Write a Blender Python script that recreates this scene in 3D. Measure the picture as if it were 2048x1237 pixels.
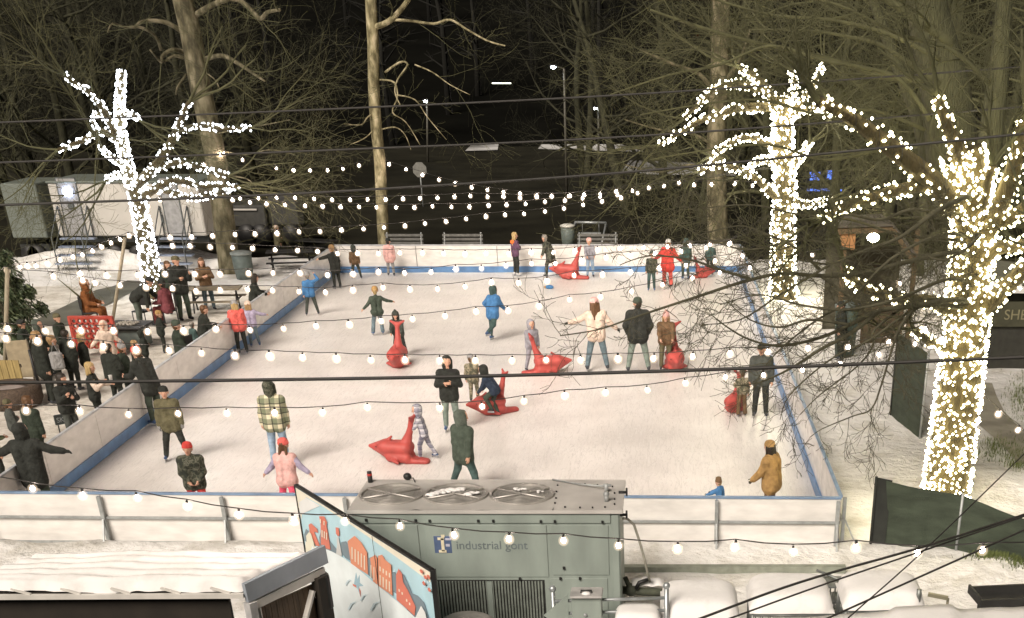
import bpy, math, random
import numpy as np
from mathutils import Vector, Matrix

for o in list(bpy.data.objects): bpy.data.objects.remove(o)
SC = bpy.context.scene
COL = SC.collection
RNG = random.Random(7)

# ------------------------------------------------------------------ camera
W0, H0 = 2048.0, 1237.0
F, CX, CY, CH = 2473.0, 1340.0, 1570.0, 7.8
TH = math.atan2(CY - 63.0, F)
ST, CT = math.sin(TH), math.cos(TH)
cam = bpy.data.cameras.new('camera'); cam_o = bpy.data.objects.new('camera', cam); COL.objects.link(cam_o)
cam_o.location = (0, 0, CH); cam_o.rotation_euler = (math.pi/2 - TH, 0, 0)
cam.sensor_width = 36.0; cam.lens = F / W0 * 36.0
cam.shift_x = (W0/2 - CX) / W0; cam.shift_y = (CY - H0/2) / W0
cam.clip_start = 0.1; cam.clip_end = 2000
SC.camera = cam_o

def ray(px, py):
    x = (px - CX) / F; v = (py - CY) / F
    return Vector((x, CT - v*ST, -ST - v*CT))
def G(px, py, z=0.0):
    d = ray(px, py); return Vector((0, 0, CH)) + d * ((z - CH) / d.z)
def P(px, py, Y):
    d = ray(px, py); return Vector((0, 0, CH)) + d * (Y / d.y)
def T(px, py, t):
    return Vector((0, 0, CH)) + ray(px, py) * t
def proj(p):
    h = CH - p[2]; t = p[1]*CT + h*ST
    return (CX + F*p[0]/t, CY + F*(h*CT - p[1]*ST)/t, t)
def height_at(px, py, top, z=0.0):
    g = G(px, py, z); lo, hi = 0.1, 14.0
    for _ in range(40):
        m = (lo + hi)/2
        if proj((g.x, g.y, z + m))[1] > top: lo = m
        else: hi = m
    return lo

# ------------------------------------------------------------------ materials
MATS = {}
def _new(name):
    m = bpy.data.materials.new(name); m.use_nodes = True
    nt = m.node_tree; b = nt.nodes['Principled BSDF']
    return m, nt, b
def mat(name, rgb, rough=0.6, metal=0.0, var=0.25, scale=6.0, bump=0.0, bscale=40.0, stretch=None, coat=0.0, spec=0.5, rvar=0.0):
    if name in MATS: return MATS[name]
    m, nt, b = _new(name); N = nt.nodes; L = nt.links
    tc = N.new('ShaderNodeTexCoord'); mp = N.new('ShaderNodeMapping')
    if stretch: mp.inputs['Scale'].default_value = stretch
    L.new(tc.outputs['Object'], mp.inputs[0])
    nz = N.new('ShaderNodeTexNoise'); nz.inputs['Scale'].default_value = scale; nz.inputs['Detail'].default_value = 5
    L.new(mp.outputs[0], nz.inputs['Vector'])
    cr = N.new('ShaderNodeValToRGB')
    lo = [max(0, c*(1-var)) for c in rgb]; hi = [min(1, c*(1+var*0.7)) for c in rgb]
    cr.color_ramp.elements[0].position = .3; cr.color_ramp.elements[1].position = .7
    cr.color_ramp.elements[0].color = (*lo, 1); cr.color_ramp.elements[1].color = (*hi, 1)
    L.new(nz.outputs[0], cr.inputs[0]); L.new(cr.outputs[0], b.inputs['Base Color'])
    b.inputs['Roughness'].default_value = rough; b.inputs['Metallic'].default_value = metal
    b.inputs['Specular IOR Level'].default_value = spec
    if coat: b.inputs['Coat Weight'].default_value = coat
    if rvar:
        mr = N.new('ShaderNodeMapRange'); mr.inputs[3].default_value = max(0.02, rough-rvar); mr.inputs[4].default_value = min(1, rough+rvar)
        L.new(nz.outputs[0], mr.inputs[0]); L.new(mr.outputs[0], b.inputs['Roughness'])
    if bump:
        n2 = N.new('ShaderNodeTexNoise'); n2.inputs['Scale'].default_value = bscale; n2.inputs['Detail'].default_value = 4
        L.new(mp.outputs[0], n2.inputs['Vector'])
        bp = N.new('ShaderNodeBump'); bp.inputs['Strength'].default_value = bump; bp.inputs['Distance'].default_value = 0.05
        L.new(n2.outputs[0], bp.inputs['Height']); L.new(bp.outputs[0], b.inputs['Normal'])
    MATS[name] = m; return m
def emit(name, rgb, strength):
    if name in MATS: return MATS[name]
    m, nt, b = _new(name)
    b.inputs['Base Color'].default_value = (*rgb, 1)
    b.inputs['Emission Color'].default_value = (*rgb, 1); b.inputs['Emission Strength'].default_value = strength
    b.inputs['Roughness'].default_value = 0.3
    MATS[name] = m; return m
def camo(name, cols, scale=9.0):
    if name in MATS: return MATS[name]
    m, nt, b = _new(name); N = nt.nodes; L = nt.links
    tc = N.new('ShaderNodeTexCoord')
    nz = N.new('ShaderNodeTexNoise'); nz.inputs['Scale'].default_value = scale; nz.inputs['Detail'].default_value = 3
    L.new(tc.outputs['Object'], nz.inputs['Vector'])
    cr = N.new('ShaderNodeValToRGB'); cr.color_ramp.interpolation = 'CONSTANT'
    e = cr.color_ramp.elements
    e[0].position = 0; e[0].color = (*cols[0], 1); e[1].position = .45; e[1].color = (*cols[1], 1)
    for i, c in enumerate(cols[2:]):
        x = e.new(.53 + .07*i); x.color = (*c, 1)
    L.new(nz.outputs[0], cr.inputs[0]); L.new(cr.outputs[0], b.inputs['Base Color']); b.inputs['Roughness'].default_value = .9
    MATS[name] = m; return m
def plaid(name, base, dark, mid, sc=7.0):
    if name in MATS: return MATS[name]
    m, nt, b = _new(name); N = nt.nodes; L = nt.links
    tc = N.new('ShaderNodeTexCoord'); sp = N.new('ShaderNodeSeparateXYZ'); L.new(tc.outputs['Object'], sp.inputs[0])
    def band(ax, off, w):
        a = N.new('ShaderNodeMath'); a.operation = 'MULTIPLY_ADD'; a.inputs[1].default_value = sc; a.inputs[2].default_value = off + 50
        L.new(sp.outputs[ax], a.inputs[0])
        f = N.new('ShaderNodeMath'); f.operation = 'FRACT'; L.new(a.outputs[0], f.inputs[0])
        g = N.new('ShaderNodeMath'); g.operation = 'LESS_THAN'; g.inputs[1].default_value = w; L.new(f.outputs[0], g.inputs[0])
        return g
    def mixc(fac, c1, col, amt):
        mu = N.new('ShaderNodeMath'); mu.operation = 'MULTIPLY'; mu.inputs[1].default_value = amt; L.new(fac.outputs[0], mu.inputs[0])
        mx = N.new('ShaderNodeMix'); mx.data_type = 'RGBA'; L.new(mu.outputs[0], mx.inputs['Factor'])
        L.new(c1, mx.inputs['A']); mx.inputs['B'].default_value = (*col, 1); return mx.outputs['Result']
    rgb = N.new('ShaderNodeRGB'); rgb.outputs[0].default_value = (*base, 1)
    c = rgb.outputs[0]
    c = mixc(band('X', 0, .42), c, mid, .65); c = mixc(band('Z', 0, .42), c, mid, .65)
    c = mixc(band('X', .15, .14), c, dark, .8); c = mixc(band('Z', .15, .14), c, dark, .8)
    L.new(c, b.inputs['Base Color']); b.inputs['Roughness'].default_value = .9
    MATS[name] = m; return m
CLOTH = {
 'crowd': (.028,.032,.027), 'crowdgreen': (.035,.046,.034),  # crowd blacks and greens darkened, missing rink light put into the cloth colour
 'black': (.034,.037,.033), 'dark': (.062,.072,.062), 'darkgreen': (.065,.085,.066), 'navy': (.035,.05,.08), 'charcoal': (.08,.088,.08),
 'jeans': (.14,.195,.225), 'blue': (.07,.2,.42), 'teal': (.06,.10,.095), 'greypants': (.2,.25,.22), 'red': (.62,.07,.06), 'coral': (.72,.14,.12),
 'orange': (.85,.2,.05), 'purple': (.13,.07,.12), 'lavender': (.42,.38,.52), 'pink': (.75,.45,.42), 'cream': (.74,.60,.50), 'tan': (.4,.25,.1),
 'brown': (.16,.1,.055), 'rust': (.2,.075,.025), 'grey': (.3,.3,.3), 'palegrey': (.31,.31,.35), 'white': (.75,.74,.72), 'olive': (.13,.12,.07),
 'greygreen': (.1,.12,.1), 'maroon': (.12,.03,.03), 'brightpink': (.8,.12,.2), 'lightblue': (.28,.38,.5), 'wine': (.2,.06,.07)}
def cl(n):
    if n.startswith('camo'):
        if n == 'camo': return camo('camo_cloth', [(.035,.04,.03),(.1,.1,.07),(.2,.18,.13),(.06,.07,.05)])
        if n == 'camolight': return camo('camo_light_cloth', [(.09,.09,.06),(.2,.18,.12),(.32,.28,.2),(.13,.13,.09)])
        return camo('camo_dark_cloth', [(.025,.03,.022),(.06,.065,.045),(.12,.12,.09),(.04,.045,.03)], 12)
    if n == 'plaidgreen': return plaid('plaid_green_cloth', (.72,.66,.48), (.02,.03,.02), (.1,.14,.08), 5.0)
    if n == 'plaidgrey': return plaid('plaid_grey_cloth', (.6,.6,.64), (.06,.06,.1), (.22,.22,.3), 9.0)
    if n == 'plaidlime': return plaid('plaid_lime_cloth', (.5,.55,.36), (.02,.025,.02), (.12,.15,.08), 7.0)
    return mat('cloth_' + n, CLOTH[n], .9, var=.3, scale=9, bump=.9, bscale=13, spec=.25)
SKIN = lambda: mat('skin', (.62,.36,.25), .55, var=.1, scale=20)

# ------------------------------------------------------------------ mesh builder
class MB:
    def __init__(s): s.v = []; s.f = []; s.m = []; s.sm = []
    def add(s, vs, fs, mi=0, smooth=False):
        o = len(s.v); s.v.extend([tuple(p) for p in vs])
        for f in fs: s.f.append(tuple(i + o for i in f)); s.m.append(mi); s.sm.append(smooth)
    def box(s, c, d, mi=0, rz=0.0, bev=0.0):
        x, y, z = d[0]/2, d[1]/2, d[2]/2
        if bev <= 0:
            vs = [(-x,-y,-z),(x,-y,-z),(x,y,-z),(-x,y,-z),(-x,-y,z),(x,-y,z),(x,y,z),(-x,y,z)]
            fs = [(3,2,1,0),(4,5,6,7),(0,1,5,4),(1,2,6,5),(2,3,7,6),(3,0,4,7)]
        else:
            b = min(bev, x*.9, y*.9, z*.9); vs = []; fs = []
            ring = [(x-b,-y),(x,-y+b),(x,y-b),(x-b,y),(-x+b,y),(-x,y-b),(-x,-y+b),(-x+b,-y)]
            ins = [(x-b,-y+b),(x-b,-y+b),(x-b,y-b),(x-b,y-b),(-x+b,y-b),(-x+b,y-b),(-x+b,-y+b),(-x+b,-y+b)]
            for zz, rr in ((-z, ins), (-z+b, ring), (z-b, ring), (z, ins)):
                vs += [(p[0], p[1], zz) for p in rr]
            for k in range(3):
                for i in range(8): fs.append((k*8+i, k*8+(i+1)%8, k*8+8+(i+1)%8, k*8+8+i))
            fs.append(tuple(reversed(range(8)))); fs.append(tuple(range(24, 32)))
        ca, sa = math.cos(rz), math.sin(rz)
        s.add([(c[0]+p[0]*ca-p[1]*sa, c[1]+p[0]*sa+p[1]*ca, c[2]+p[2]) for p in vs], fs, mi)
    def beam(s, a, b, w, h, mi=0, up=(0,0,1)):
        a = Vector(a); b = Vector(b); d = (b-a).normalized(); u = Vector(up)
        if abs(d.dot(u)) > .98: u = Vector((0,1,0))
        r = d.cross(u).normalized(); u = r.cross(d).normalized()
        q = [r*(-w/2)+u*(-h/2), r*(w/2)+u*(-h/2), r*(w/2)+u*(h/2), r*(-w/2)+u*(h/2)]
        s.add([a+p for p in q]+[b+p for p in q], [(3,2,1,0),(4,5,6,7),(0,1,5,4),(1,2,6,5),(2,3,7,6),(3,0,4,7)], mi)
    def tube(s, pts, rad, sides=6, mi=0, caps=True, smooth=True):
        n = len(pts); pts = [Vector(p) for p in pts]
        if not hasattr(rad, '__len__'): rad = [rad]*n
        ref = None; vs = []
        for i in range(n):
            d = (pts[min(i+1, n-1)] - pts[max(i-1, 0)])
            if d.length < 1e-9: d = Vector((0,0,1))
            d.normalize()
            if ref is None:
                ref = Vector((1,0,0)) if abs(d.x) < .8 else Vector((0,1,0))
            u = ref - d*ref.dot(d)
            if u.length < 1e-6: u = d.orthogonal()
            u.normalize(); w = d.cross(u); ref = u
            for k in range(sides):
                a = 2*math.pi*k/sides
                vs.append(pts[i] + (u*math.cos(a) + w*math.sin(a))*rad[i])
        fs = []
        for i in range(n-1):
            for k in range(sides):
                k2 = (k+1) % sides
                fs.append((i*sides+k, i*sides+k2, (i+1)*sides+k2, (i+1)*sides+k))
        if caps:
            fs.append(tuple(reversed(range(sides)))); fs.append(tuple(range((n-1)*sides, n*sides)))
        s.add(vs, fs, mi, smooth)
    def lathe(s, prof, c=(0,0,0), sides=12, mi=0, smooth=True, axis=None):
        c = Vector(c); A = Vector(axis).normalized() if axis else Vector((0,0,1))
        u = A.orthogonal().normalized() if axis else Vector((1,0,0)); w = A.cross(u)
        vs = []; n = len(prof)
        for r, z in prof:
            for k in range(sides):
                a = 2*math.pi*k/sides; vs.append(c + A*z + (u*math.cos(a)+w*math.sin(a))*r)
        fs = []
        for i in range(n-1):
            for k in range(sides):
                k2 = (k+1) % sides; fs.append((i*sides+k, i*sides+k2, (i+1)*sides+k2, (i+1)*sides+k))
        if prof[0][0] > 1e-6: fs.append(tuple(reversed(range(sides))))
        if prof[-1][0] > 1e-6: fs.append(tuple(range((n-1)*sides, n*sides)))
        s.add(vs, fs, mi, smooth)
    def ball(s, c, r, seg=10, rings=6, mi=0, sc=(1,1,1)):
        vs = []; fs = []; c = Vector(c)
        for i in range(rings+1):
            ph = math.pi*i/rings
            for k in range(seg):
                a = 2*math.pi*k/seg
                vs.append(c + Vector((r*sc[0]*math.sin(ph)*math.cos(a), r*sc[1]*math.sin(ph)*math.sin(a), r*sc[2]*math.cos(ph))))
        for i in range(rings):
            for k in range(seg):
                k2 = (k+1) % seg; fs.append((i*seg+k, (i+1)*seg+k, (i+1)*seg+k2, i*seg+k2))
        s.add(vs, fs, mi, True)
    def prism(s, poly, off, mi=0):
        """extrude a planar polygon (3d points) by the vector off"""
        n = len(poly); off = Vector(off); p = [Vector(q) for q in poly]
        vs = p + [q+off for q in p]
        fs = [tuple(reversed(range(n))), tuple(range(n, 2*n))] + [(i, (i+1) % n, n+(i+1) % n, n+i) for i in range(n)]
        s.add(vs, fs, mi)
    def grid(s, nx, ny, fn, mi=0, smooth=True):
        vs = [fn(i/nx, j/ny) for j in range(ny+1) for i in range(nx+1)]
        fs = [(j*(nx+1)+i, j*(nx+1)+i+1, (j+1)*(nx+1)+i+1, (j+1)*(nx+1)+i) for j in range(ny) for i in range(nx)]
        s.add(vs, fs, mi, smooth)
    def mesh(s, name, mats):
        me = bpy.data.meshes.new(name); me.from_pydata(s.v, [], s.f)
        if not isinstance(mats, (list, tuple)): mats = [mats]
        for m in mats: me.materials.append(m)
        me.polygons.foreach_set('material_index', s.m); me.polygons.foreach_set('use_smooth', s.sm)
        me.update(); return me
    def build(s, name, mats, parent=None, loc=None):
        o = bpy.data.objects.new(name, s.mesh(name, mats)); COL.objects.link(o)
        if parent: o.parent = parent
        if loc: o.location = loc
        return o
def tag(o, label=None, cat=None, group=None, kind=None):
    if label: o['label'] = label
    if cat: o['category'] = cat
    if group: o['group'] = group
    if kind: o['kind'] = kind
    return o
def empty(name, loc=(0,0,0), rz=0.0):
    o = bpy.data.objects.new(name, None); COL.objects.link(o); o.location = loc; o.rotation_euler = (0,0,rz)
    o.empty_display_size = .1; return o
def copy_tree(o, parent=None):
    c = o.copy(); COL.objects.link(c); c.parent = parent
    for ch in list(o.children): copy_tree(ch, c)
    return c
def lerp(a, b, t): return a + (b-a)*t
def vnoise(x, y, s=0):
    def h(i, j):
        n = (i*374761393 + j*668265263 + s*1442695041) & 0xffffffff
        n = ((n ^ (n >> 13)) * 1274126177) & 0xffffffff
        return ((n ^ (n >> 16)) & 0xffff)/65535.0
    i, j = math.floor(x), math.floor(y); fx, fy = x-i, y-j
    fx = fx*fx*(3-2*fx); fy = fy*fy*(3-2*fy)
    return lerp(lerp(h(i,j), h(i+1,j), fx), lerp(h(i,j+1), h(i+1,j+1), fx), fy)
def fbm(x, y, s=0):
    return vnoise(x,y,s)*.55 + vnoise(x*2.1,y*2.1,s+1)*.28 + vnoise(x*4.3,y*4.3,s+2)*.17
# ------------------------------------------------------------------ world, fill sun, render
wd = bpy.data.worlds.new('World'); SC.world = wd; wd.use_nodes = True
bgn = wd.node_tree.nodes['Background']
bgn.inputs[0].default_value = (.42, .46, .26, 1); bgn.inputs[1].default_value = 0.008
fill_sun = bpy.data.lights.new('fill_sun', 'SUN'); fill_sun.energy = 3.3; fill_sun.angle = math.radians(28); fill_sun.color = (1.0, .89, .775)  # added frontal fill from behind the camera, stands in for unseen building light
fill_sun_o = bpy.data.objects.new('fill_sun', fill_sun); COL.objects.link(fill_sun_o); fill_sun_o.rotation_euler = (math.radians(50), 0, math.radians(-24))
SC.view_settings.view_transform = 'Standard'; SC.view_settings.look = 'None'; SC.view_settings.gamma = 1
SC.view_settings.use_curve_mapping = False; SC.view_settings.exposure = 0.5
SC.render.engine = 'CYCLES'
cy = SC.cycles
cy.use_denoising = True
try: cy.denoiser = 'OPENIMAGEDENOISE'
except Exception: pass
cy.use_light_tree = True
cy.max_bounces = 5; cy.diffuse_bounces = 3; cy.glossy_bounces = 2; cy.transmission_bounces = 2
cy.sample_clamp_indirect = 4.0; cy.sample_clamp_direct = 0.0
cy.caustics_reflective = False; cy.caustics_refractive = False

# ------------------------------------------------------------------ rink corners (metres)
BT = 0.98
FL, FR, BR, BL = G(-45, 985, BT), G(1683, 997, BT), G(1480, 490, BT), G(668, 491, BT)
for q in (FL, FR, BR, BL): q.z = 0
def in_rink(x, y, m=0.0):
    if y < FL.y - m or y > BL.y + m: return False
    t = (y - FL.y) / (BL.y - FL.y)
    return lerp(FL.x, BL.x, t) - m < x < lerp(FR.x, BR.x, t) + m

# ------------------------------------------------------------------ ground materials
def snow_mat(name, white, dirty, lo, hi, sc, bump=.5):
    m, nt, b = _new(name); N = nt.nodes; L = nt.links
    tc = N.new('ShaderNodeTexCoord')
    n1 = N.new('ShaderNodeTexNoise'); n1.inputs['Scale'].default_value = sc; n1.inputs['Detail'].default_value = 8; n1.inputs['Roughness'].default_value = .65
    L.new(tc.outputs['Object'], n1.inputs['Vector'])
    cr = N.new('ShaderNodeValToRGB'); e = cr.color_ramp.elements
    e[0].position = lo; e[0].color = (*dirty, 1); e[1].position = hi; e[1].color = (*white, 1)
    L.new(n1.outputs[0], cr.inputs[0]); L.new(cr.outputs[0], b.inputs['Base Color'])
    b.inputs['Roughness'].default_value = .75; b.inputs['Specular IOR Level'].default_value = .2
    n2 = N.new('ShaderNodeTexNoise'); n2.inputs['Scale'].default_value = 3.4; n2.inputs['Detail'].default_value = 10; n2.inputs['Roughness'].default_value = .6
    L.new(tc.outputs['Object'], n2.inputs['Vector'])
    bp = N.new('ShaderNodeBump'); bp.inputs['Strength'].default_value = bump; bp.inputs['Distance'].default_value = .12
    L.new(n2.outputs[0], bp.inputs['Height']); L.new(bp.outputs[0], b.inputs['Normal'])
    return m
M_SNOW = snow_mat('snow', (.83,.82,.80), (.60,.58,.53), .36, .52, .9, 1.0)
M_TROD = snow_mat('trodden_snow', (.74,.71,.65), (.46,.42,.36), .34, .56, 1.4, .8)
M_CAP = snow_mat('snow_cap', (.82,.81,.80), (.72,.71,.69), .35, .5, 2.0, .15)
def ice_mat():
    m, nt, b = _new('rink_ice'); N = nt.nodes; L = nt.links
    tc = N.new('ShaderNodeTexCoord')
    n1 = N.new('ShaderNodeTexNoise'); n1.inputs['Scale'].default_value = .7; n1.inputs['Detail'].default_value = 6
    L.new(tc.outputs['Object'], n1.inputs['Vector'])
    cr = N.new('ShaderNodeValToRGB'); e = cr.color_ramp.elements
    e[0].position = .3; e[0].color = (.68,.655,.63,1); e[1].position = .7; e[1].color = (.83,.805,.78,1)
    L.new(n1.outputs[0], cr.inputs[0])
    # skate scratches: thin curved lines, several directions
    col = cr.outputs[0]; h = None
    for i, (rot, sc) in enumerate(((.3, 3.0), (1.4, 2.2), (2.3, 3.7))):
        mp = N.new('ShaderNodeMapping'); mp.inputs['Rotation'].default_value = (0,0,rot); mp.inputs['Scale'].default_value = (1,.12,1)
        L.new(tc.outputs['Object'], mp.inputs[0])
        nz = N.new('ShaderNodeTexNoise'); nz.inputs['Scale'].default_value = sc*2.2; nz.inputs['Detail'].default_value = 7; nz.inputs['Distortion'].default_value = .8
        L.new(mp.outputs[0], nz.inputs['Vector'])
        r2 = N.new('ShaderNodeValToRGB'); e2 = r2.color_ramp.elements
        e2[0].position = .485; e2[0].color = (0,0,0,1); e2[1].position = .5; e2[1].color = (1,1,1,1); x = e2.new(.515); x.color = (0,0,0,1)
        L.new(nz.outputs[0], r2.inputs[0])
        mu = N.new('ShaderNodeMath'); mu.operation = 'MULTIPLY'; mu.inputs[1].default_value = .55; L.new(r2.outputs[0], mu.inputs[0])
        mx = N.new('ShaderNodeMix'); mx.data_type = 'RGBA'; L.new(mu.outputs[0], mx.inputs['Factor']); L.new(col, mx.inputs['A'])
        mx.inputs['B'].default_value = (.5,.49,.47,1) if i != 1 else (.84,.83,.81,1); col = mx.outputs['Result']
    L.new(col, b.inputs['Base Color'])
    b.inputs['Roughness'].default_value = .33; b.inputs['Specular IOR Level'].default_value = .4
    n2 = N.new('ShaderNodeTexNoise'); n2.inputs['Scale'].default_value = 14; n2.inputs['Detail'].default_value = 6; L.new(tc.outputs['Object'], n2.inputs['Vector'])
    bp = N.new('ShaderNodeBump'); bp.inputs['Strength'].default_value = .25; bp.inputs['Distance'].default_value = .02
    L.new(n2.outputs[0], bp.inputs['Height']); L.new(bp.outputs[0], b.inputs['Normal'])
    return m
M_ICE = ice_mat()
M_ASPH = mat('asphalt', (.020,.019,.013), .8, var=.4, scale=.5, bump=.3, bscale=12, spec=.12)
M_SOIL = mat('dark_ground', (.004,.004,.003), .95, var=.5, scale=.2, bump=.5, bscale=3, spec=.05)
M_PATH = mat('wet_path', (.12,.12,.095), .7, var=.35, scale=1.2, bump=.3, bscale=20)

# ground to the horizon
g = MB(); g.grid(40, 40, lambda u, v: (lerp(-600, 600, u), lerp(-60, 900, v), -.16)); tag(g.build('ground', M_SOIL), kind='structure')
# snowy park sheet
MOUNDS = [(G(60,500),3.0,1.5,.9),(G(10,505),2.2,1.6,.8),(G(120,535),2.6,1.0,.45),(G(330,520),2.2,1.2,.7),(G(395,505),1.6,1.0,.95),(G(430,500),1.2,1.1,.8),(G(250,535),2.5,.9,.4),
          (G(520,505),1.6,.9,.6),(G(565,530),1.3,.7,.3),(G(470,535),1.6,.6,.25),(G(160,590),2.4,1.0,.25),(G(1500,600),.7,3,.12),
          (G(80,1050),2.2,.6,.2),(G(420,1062),1.6,.5,.18),(G(1000,1075),2,.4,.16),(G(1560,1075),1.2,.35,.2),(G(1960,980),1.6,1.3,.28),(G(1730,1020),1.1,.8,.12),
          (G(2000,1060),1.0,.8,.2),(G(1800,930),1.4,1.0,.14),(G(1690,760),1.2,1.6,.1),(G(1890,1060),.6,.6,.15),(G(2000,1150),1.0,.7,.18)]
def snow_h(x, y):
    if in_rink(x, y, .02): return -.07
    h = .005 + .10*fbm(x*.55, y*.55, 3)**1.6 + .03*fbm(x*2.3, y*2.3, 9)
    for c, sx, sy, a in MOUNDS:
        d = ((x-c.x)/sx)**2 + ((y-c.y)/sy)**2
        if d < 4: h += a*math.exp(-d*1.3)*(.75+.5*fbm(x*1.6, y*1.6, 5))
    db = FL.y - y
    if 0 < db < 1.3 and -13 < x < FR.x+.3: h += (.24*math.exp(-(db/.42)**2) + .10*math.exp(-((db-.7)/.4)**2))*(.35+.9*fbm(x*1.1, y*1.3, 31))
    if x < -11.6 and 22 < y < 47: h = .004 + (h-.004)*.35
    return h
sx0, sx1, sy0, sy1 = -34, 13, 12.5, 53.2
s = MB(); NX, NY = 170, 150
s.grid(NX, NY, lambda u, v: (lerp(sx0, sx1, u), lerp(sy0, sy1, v), snow_h(lerp(sx0, sx1, u), lerp(sy0, sy1, v)) - (.14 if v in (0, 1) else 0)))
mi = []
for f in s.f:
    c = [sum(s.v[i][k] for i in f)/4 for k in (0, 1)]
    trod = c[0] < FL.x + .3 and c[1] < 47 and c[1] > 22
    mi.append(1 if trod else 0)
s.m = mi
tag(s.build('snow_ground', [M_SNOW, M_TROD]), kind='structure')
# ice sheet
b = MB(); b.add([(FL.x+.03,FL.y+.03,0),(FR.x-.03,FR.y+.03,0),(BR.x-.03,BR.y-.03,0),(BL.x+.03,BL.y-.03,0)], [(0,1,2,3)]); tag(b.build('ice', M_ICE), kind='structure')
# road beyond the rink
b = MB(); b.grid(60, 24, lambda u, v: (lerp(-90, 90, u), lerp(53.4, 112, v), -.14 + .0*u)); tag(b.build('road', M_ASPH), kind='structure')
# cleared kerbside path left, path right
def strip(name, px, w, m, z=.16):
    b = MB(); c = [G(*p) for p in px]; vs = []; fs = []
    for i, q in enumerate(c):
        d = (c[min(i+1, len(c)-1)] - c[max(i-1, 0)]); n = Vector((-d.y, d.x, 0)).normalized()
        for sgn in (-1, -.33, .33, 1):
            r = q + n*sgn*w/2; vs.append((r.x, r.y, max(snow_h(r.x, r.y), .02) + .025))
    for i in range(len(c)-1):
        for k in range(3): fs.append((i*4+k, i*4+k+1, i*4+4+k+1, i*4+4+k))
    b.add(vs, fs, 0, True); return tag(b.build(name, m), kind='structure')
strip('path', [(95,655),(120,640),(145,628),(170,615),(200,601),(230,588),(262,576),(290,566)], 1.3, M_PATH)
strip('path', [(2080,935),(2050,905),(2020,878),(1990,852),(1970,830),(1955,800),(1948,770)], .9, mat('dry_path', (.33,.31,.25), .8, var=.35, scale=1.2, bump=.3, bscale=20))
# far snowy verges and the dark hillside
def far_patch(px, m):
    b = MB(); c = [G(*p) for p in px]; b.add([(q.x, q.y, -.08) for q in c], [tuple(range(len(c)))]); return tag(b.build('snow_bank', m), kind='structure')
M_FARSNOW = snow_mat('far_snow', (.6,.6,.6), (.1,.1,.09), .42, .6, .12)
far_patch([(1075,296),(1290,302),(1240,286),(1150,276),(1095,272)], M_FARSNOW)
far_patch([(930,300),(995,298),(1000,270),(985,262),(945,285)], M_FARSNOW)
far_patch([(1240,345),(1480,350),(1440,325),(1260,318)], M_FARSNOW)
def hillf(u, v):
    x = lerp(-260, 260, u); y = lerp(112, 420, v)
    return (x, y, -.2 + 46*(v**1.2) + 14*(fbm(x*.02, y*.02, 11)-.4)*v)
b = MB(); b.grid(50, 24, hillf); tag(b.build('hill', M_SOIL), kind='structure')
# ------------------------------------------------------------------ dasher boards
M_BOARD = mat('board_white', (.76,.74,.71), .18, var=.14, scale=2.2, stretch=(1,1,3), spec=.5, rvar=.06)
M_RAILB = mat('rail_blue', (.19,.28,.42), .45, var=.25, scale=3); M_RAILP = mat('rail_pale', (.5,.52,.55), .45, var=.3, scale=3)
M_BLUE = mat('board_blue', (.11,.23,.44), .4, var=.25, scale=3)
M_STEEL = mat('galvanised', (.36,.38,.38), .5, .3, var=.25, scale=8)
def board_run(label, A, B, npan, out, cat='rink board', outside_posts=True):
    root = empty('rink_board', A); tag(root, label, 'rink board', 'white boards round the ice')
    d = (B-A); Ln = d.length; d = d/Ln; n = Vector(out)   # outward normal
    a0 = Vector((0,0,0))
    for i in range(npan):
        p = d*(Ln*i/npan + .012); q = d*(Ln*(i+1)/npan - .012)
        m = MB(); m.beam(p + Vector((0,0,.50)), q + Vector((0,0,.50)), .03, .92, 0); m.build('panel', M_BOARD, root)
    m = MB(); m.beam(Vector((0,0,.135)) - n*.03, d*Ln + Vector((0,0,.135)) - n*.03, .04, .215); m.build('kick_plate', M_BLUE, root)
    m = MB(); m.beam(Vector((0,0,.985)), d*Ln + Vector((0,0,.985)), .06, .035); m.build('top_rail', M_RAILB if (out[1] < -.9 or out[0] > .9) else M_RAILP, root)
    m = MB(); m.beam(Vector((0,0,.10)) + n*.05, d*Ln + Vector((0,0,.10)) + n*.05, .04, .06); m.build('bottom_rail', M_STEEL, root)
    m = MB(); m.beam(Vector((0,0,.56)) + n*.045, d*Ln + Vector((0,0,.56)) + n*.045, .05, .035); m.build('middle_rail', M_STEEL, root)
    for i in range(npan+1):
        p = d*(Ln*i/npan) + n*.08
        if i == 0: p += d*.06
        if i == npan: p -= d*.06
        m = MB(); m.box(p + Vector((0,0,.47)), (.06,.06,.96), 0, math.atan2(d.y, d.x))
        m.beam(p + n*.03 + Vector((0,0,.55)), p + n*.28 + Vector((0,0,.03)), .03, .03, 0)
        m.build('post', M_STEEL, root)
    return root
board_run('white front board nearest the camera with grey posts and blue rail', FL, FR, 7, (0,-1,0))
board_run('white far board at the back of the ice below the road', BL, BR, 5, (0,1,0))
nl = Vector((-(BL-FL).y, (BL-FL).x, 0)).normalized()
board_run('white left board that the spectators lean over', FL + Vector((.0,.07,0)), BL - Vector((0,.07,0)), 11, nl)
nr = Vector(((BR-FR).y, -(BR-FR).x, 0)).normalized()
rb = board_run('white right board with twinkling reflections beside the lit trees', FR + Vector((0,.07,0)), BR - Vector((0,.07,0)), 11, nr)

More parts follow.
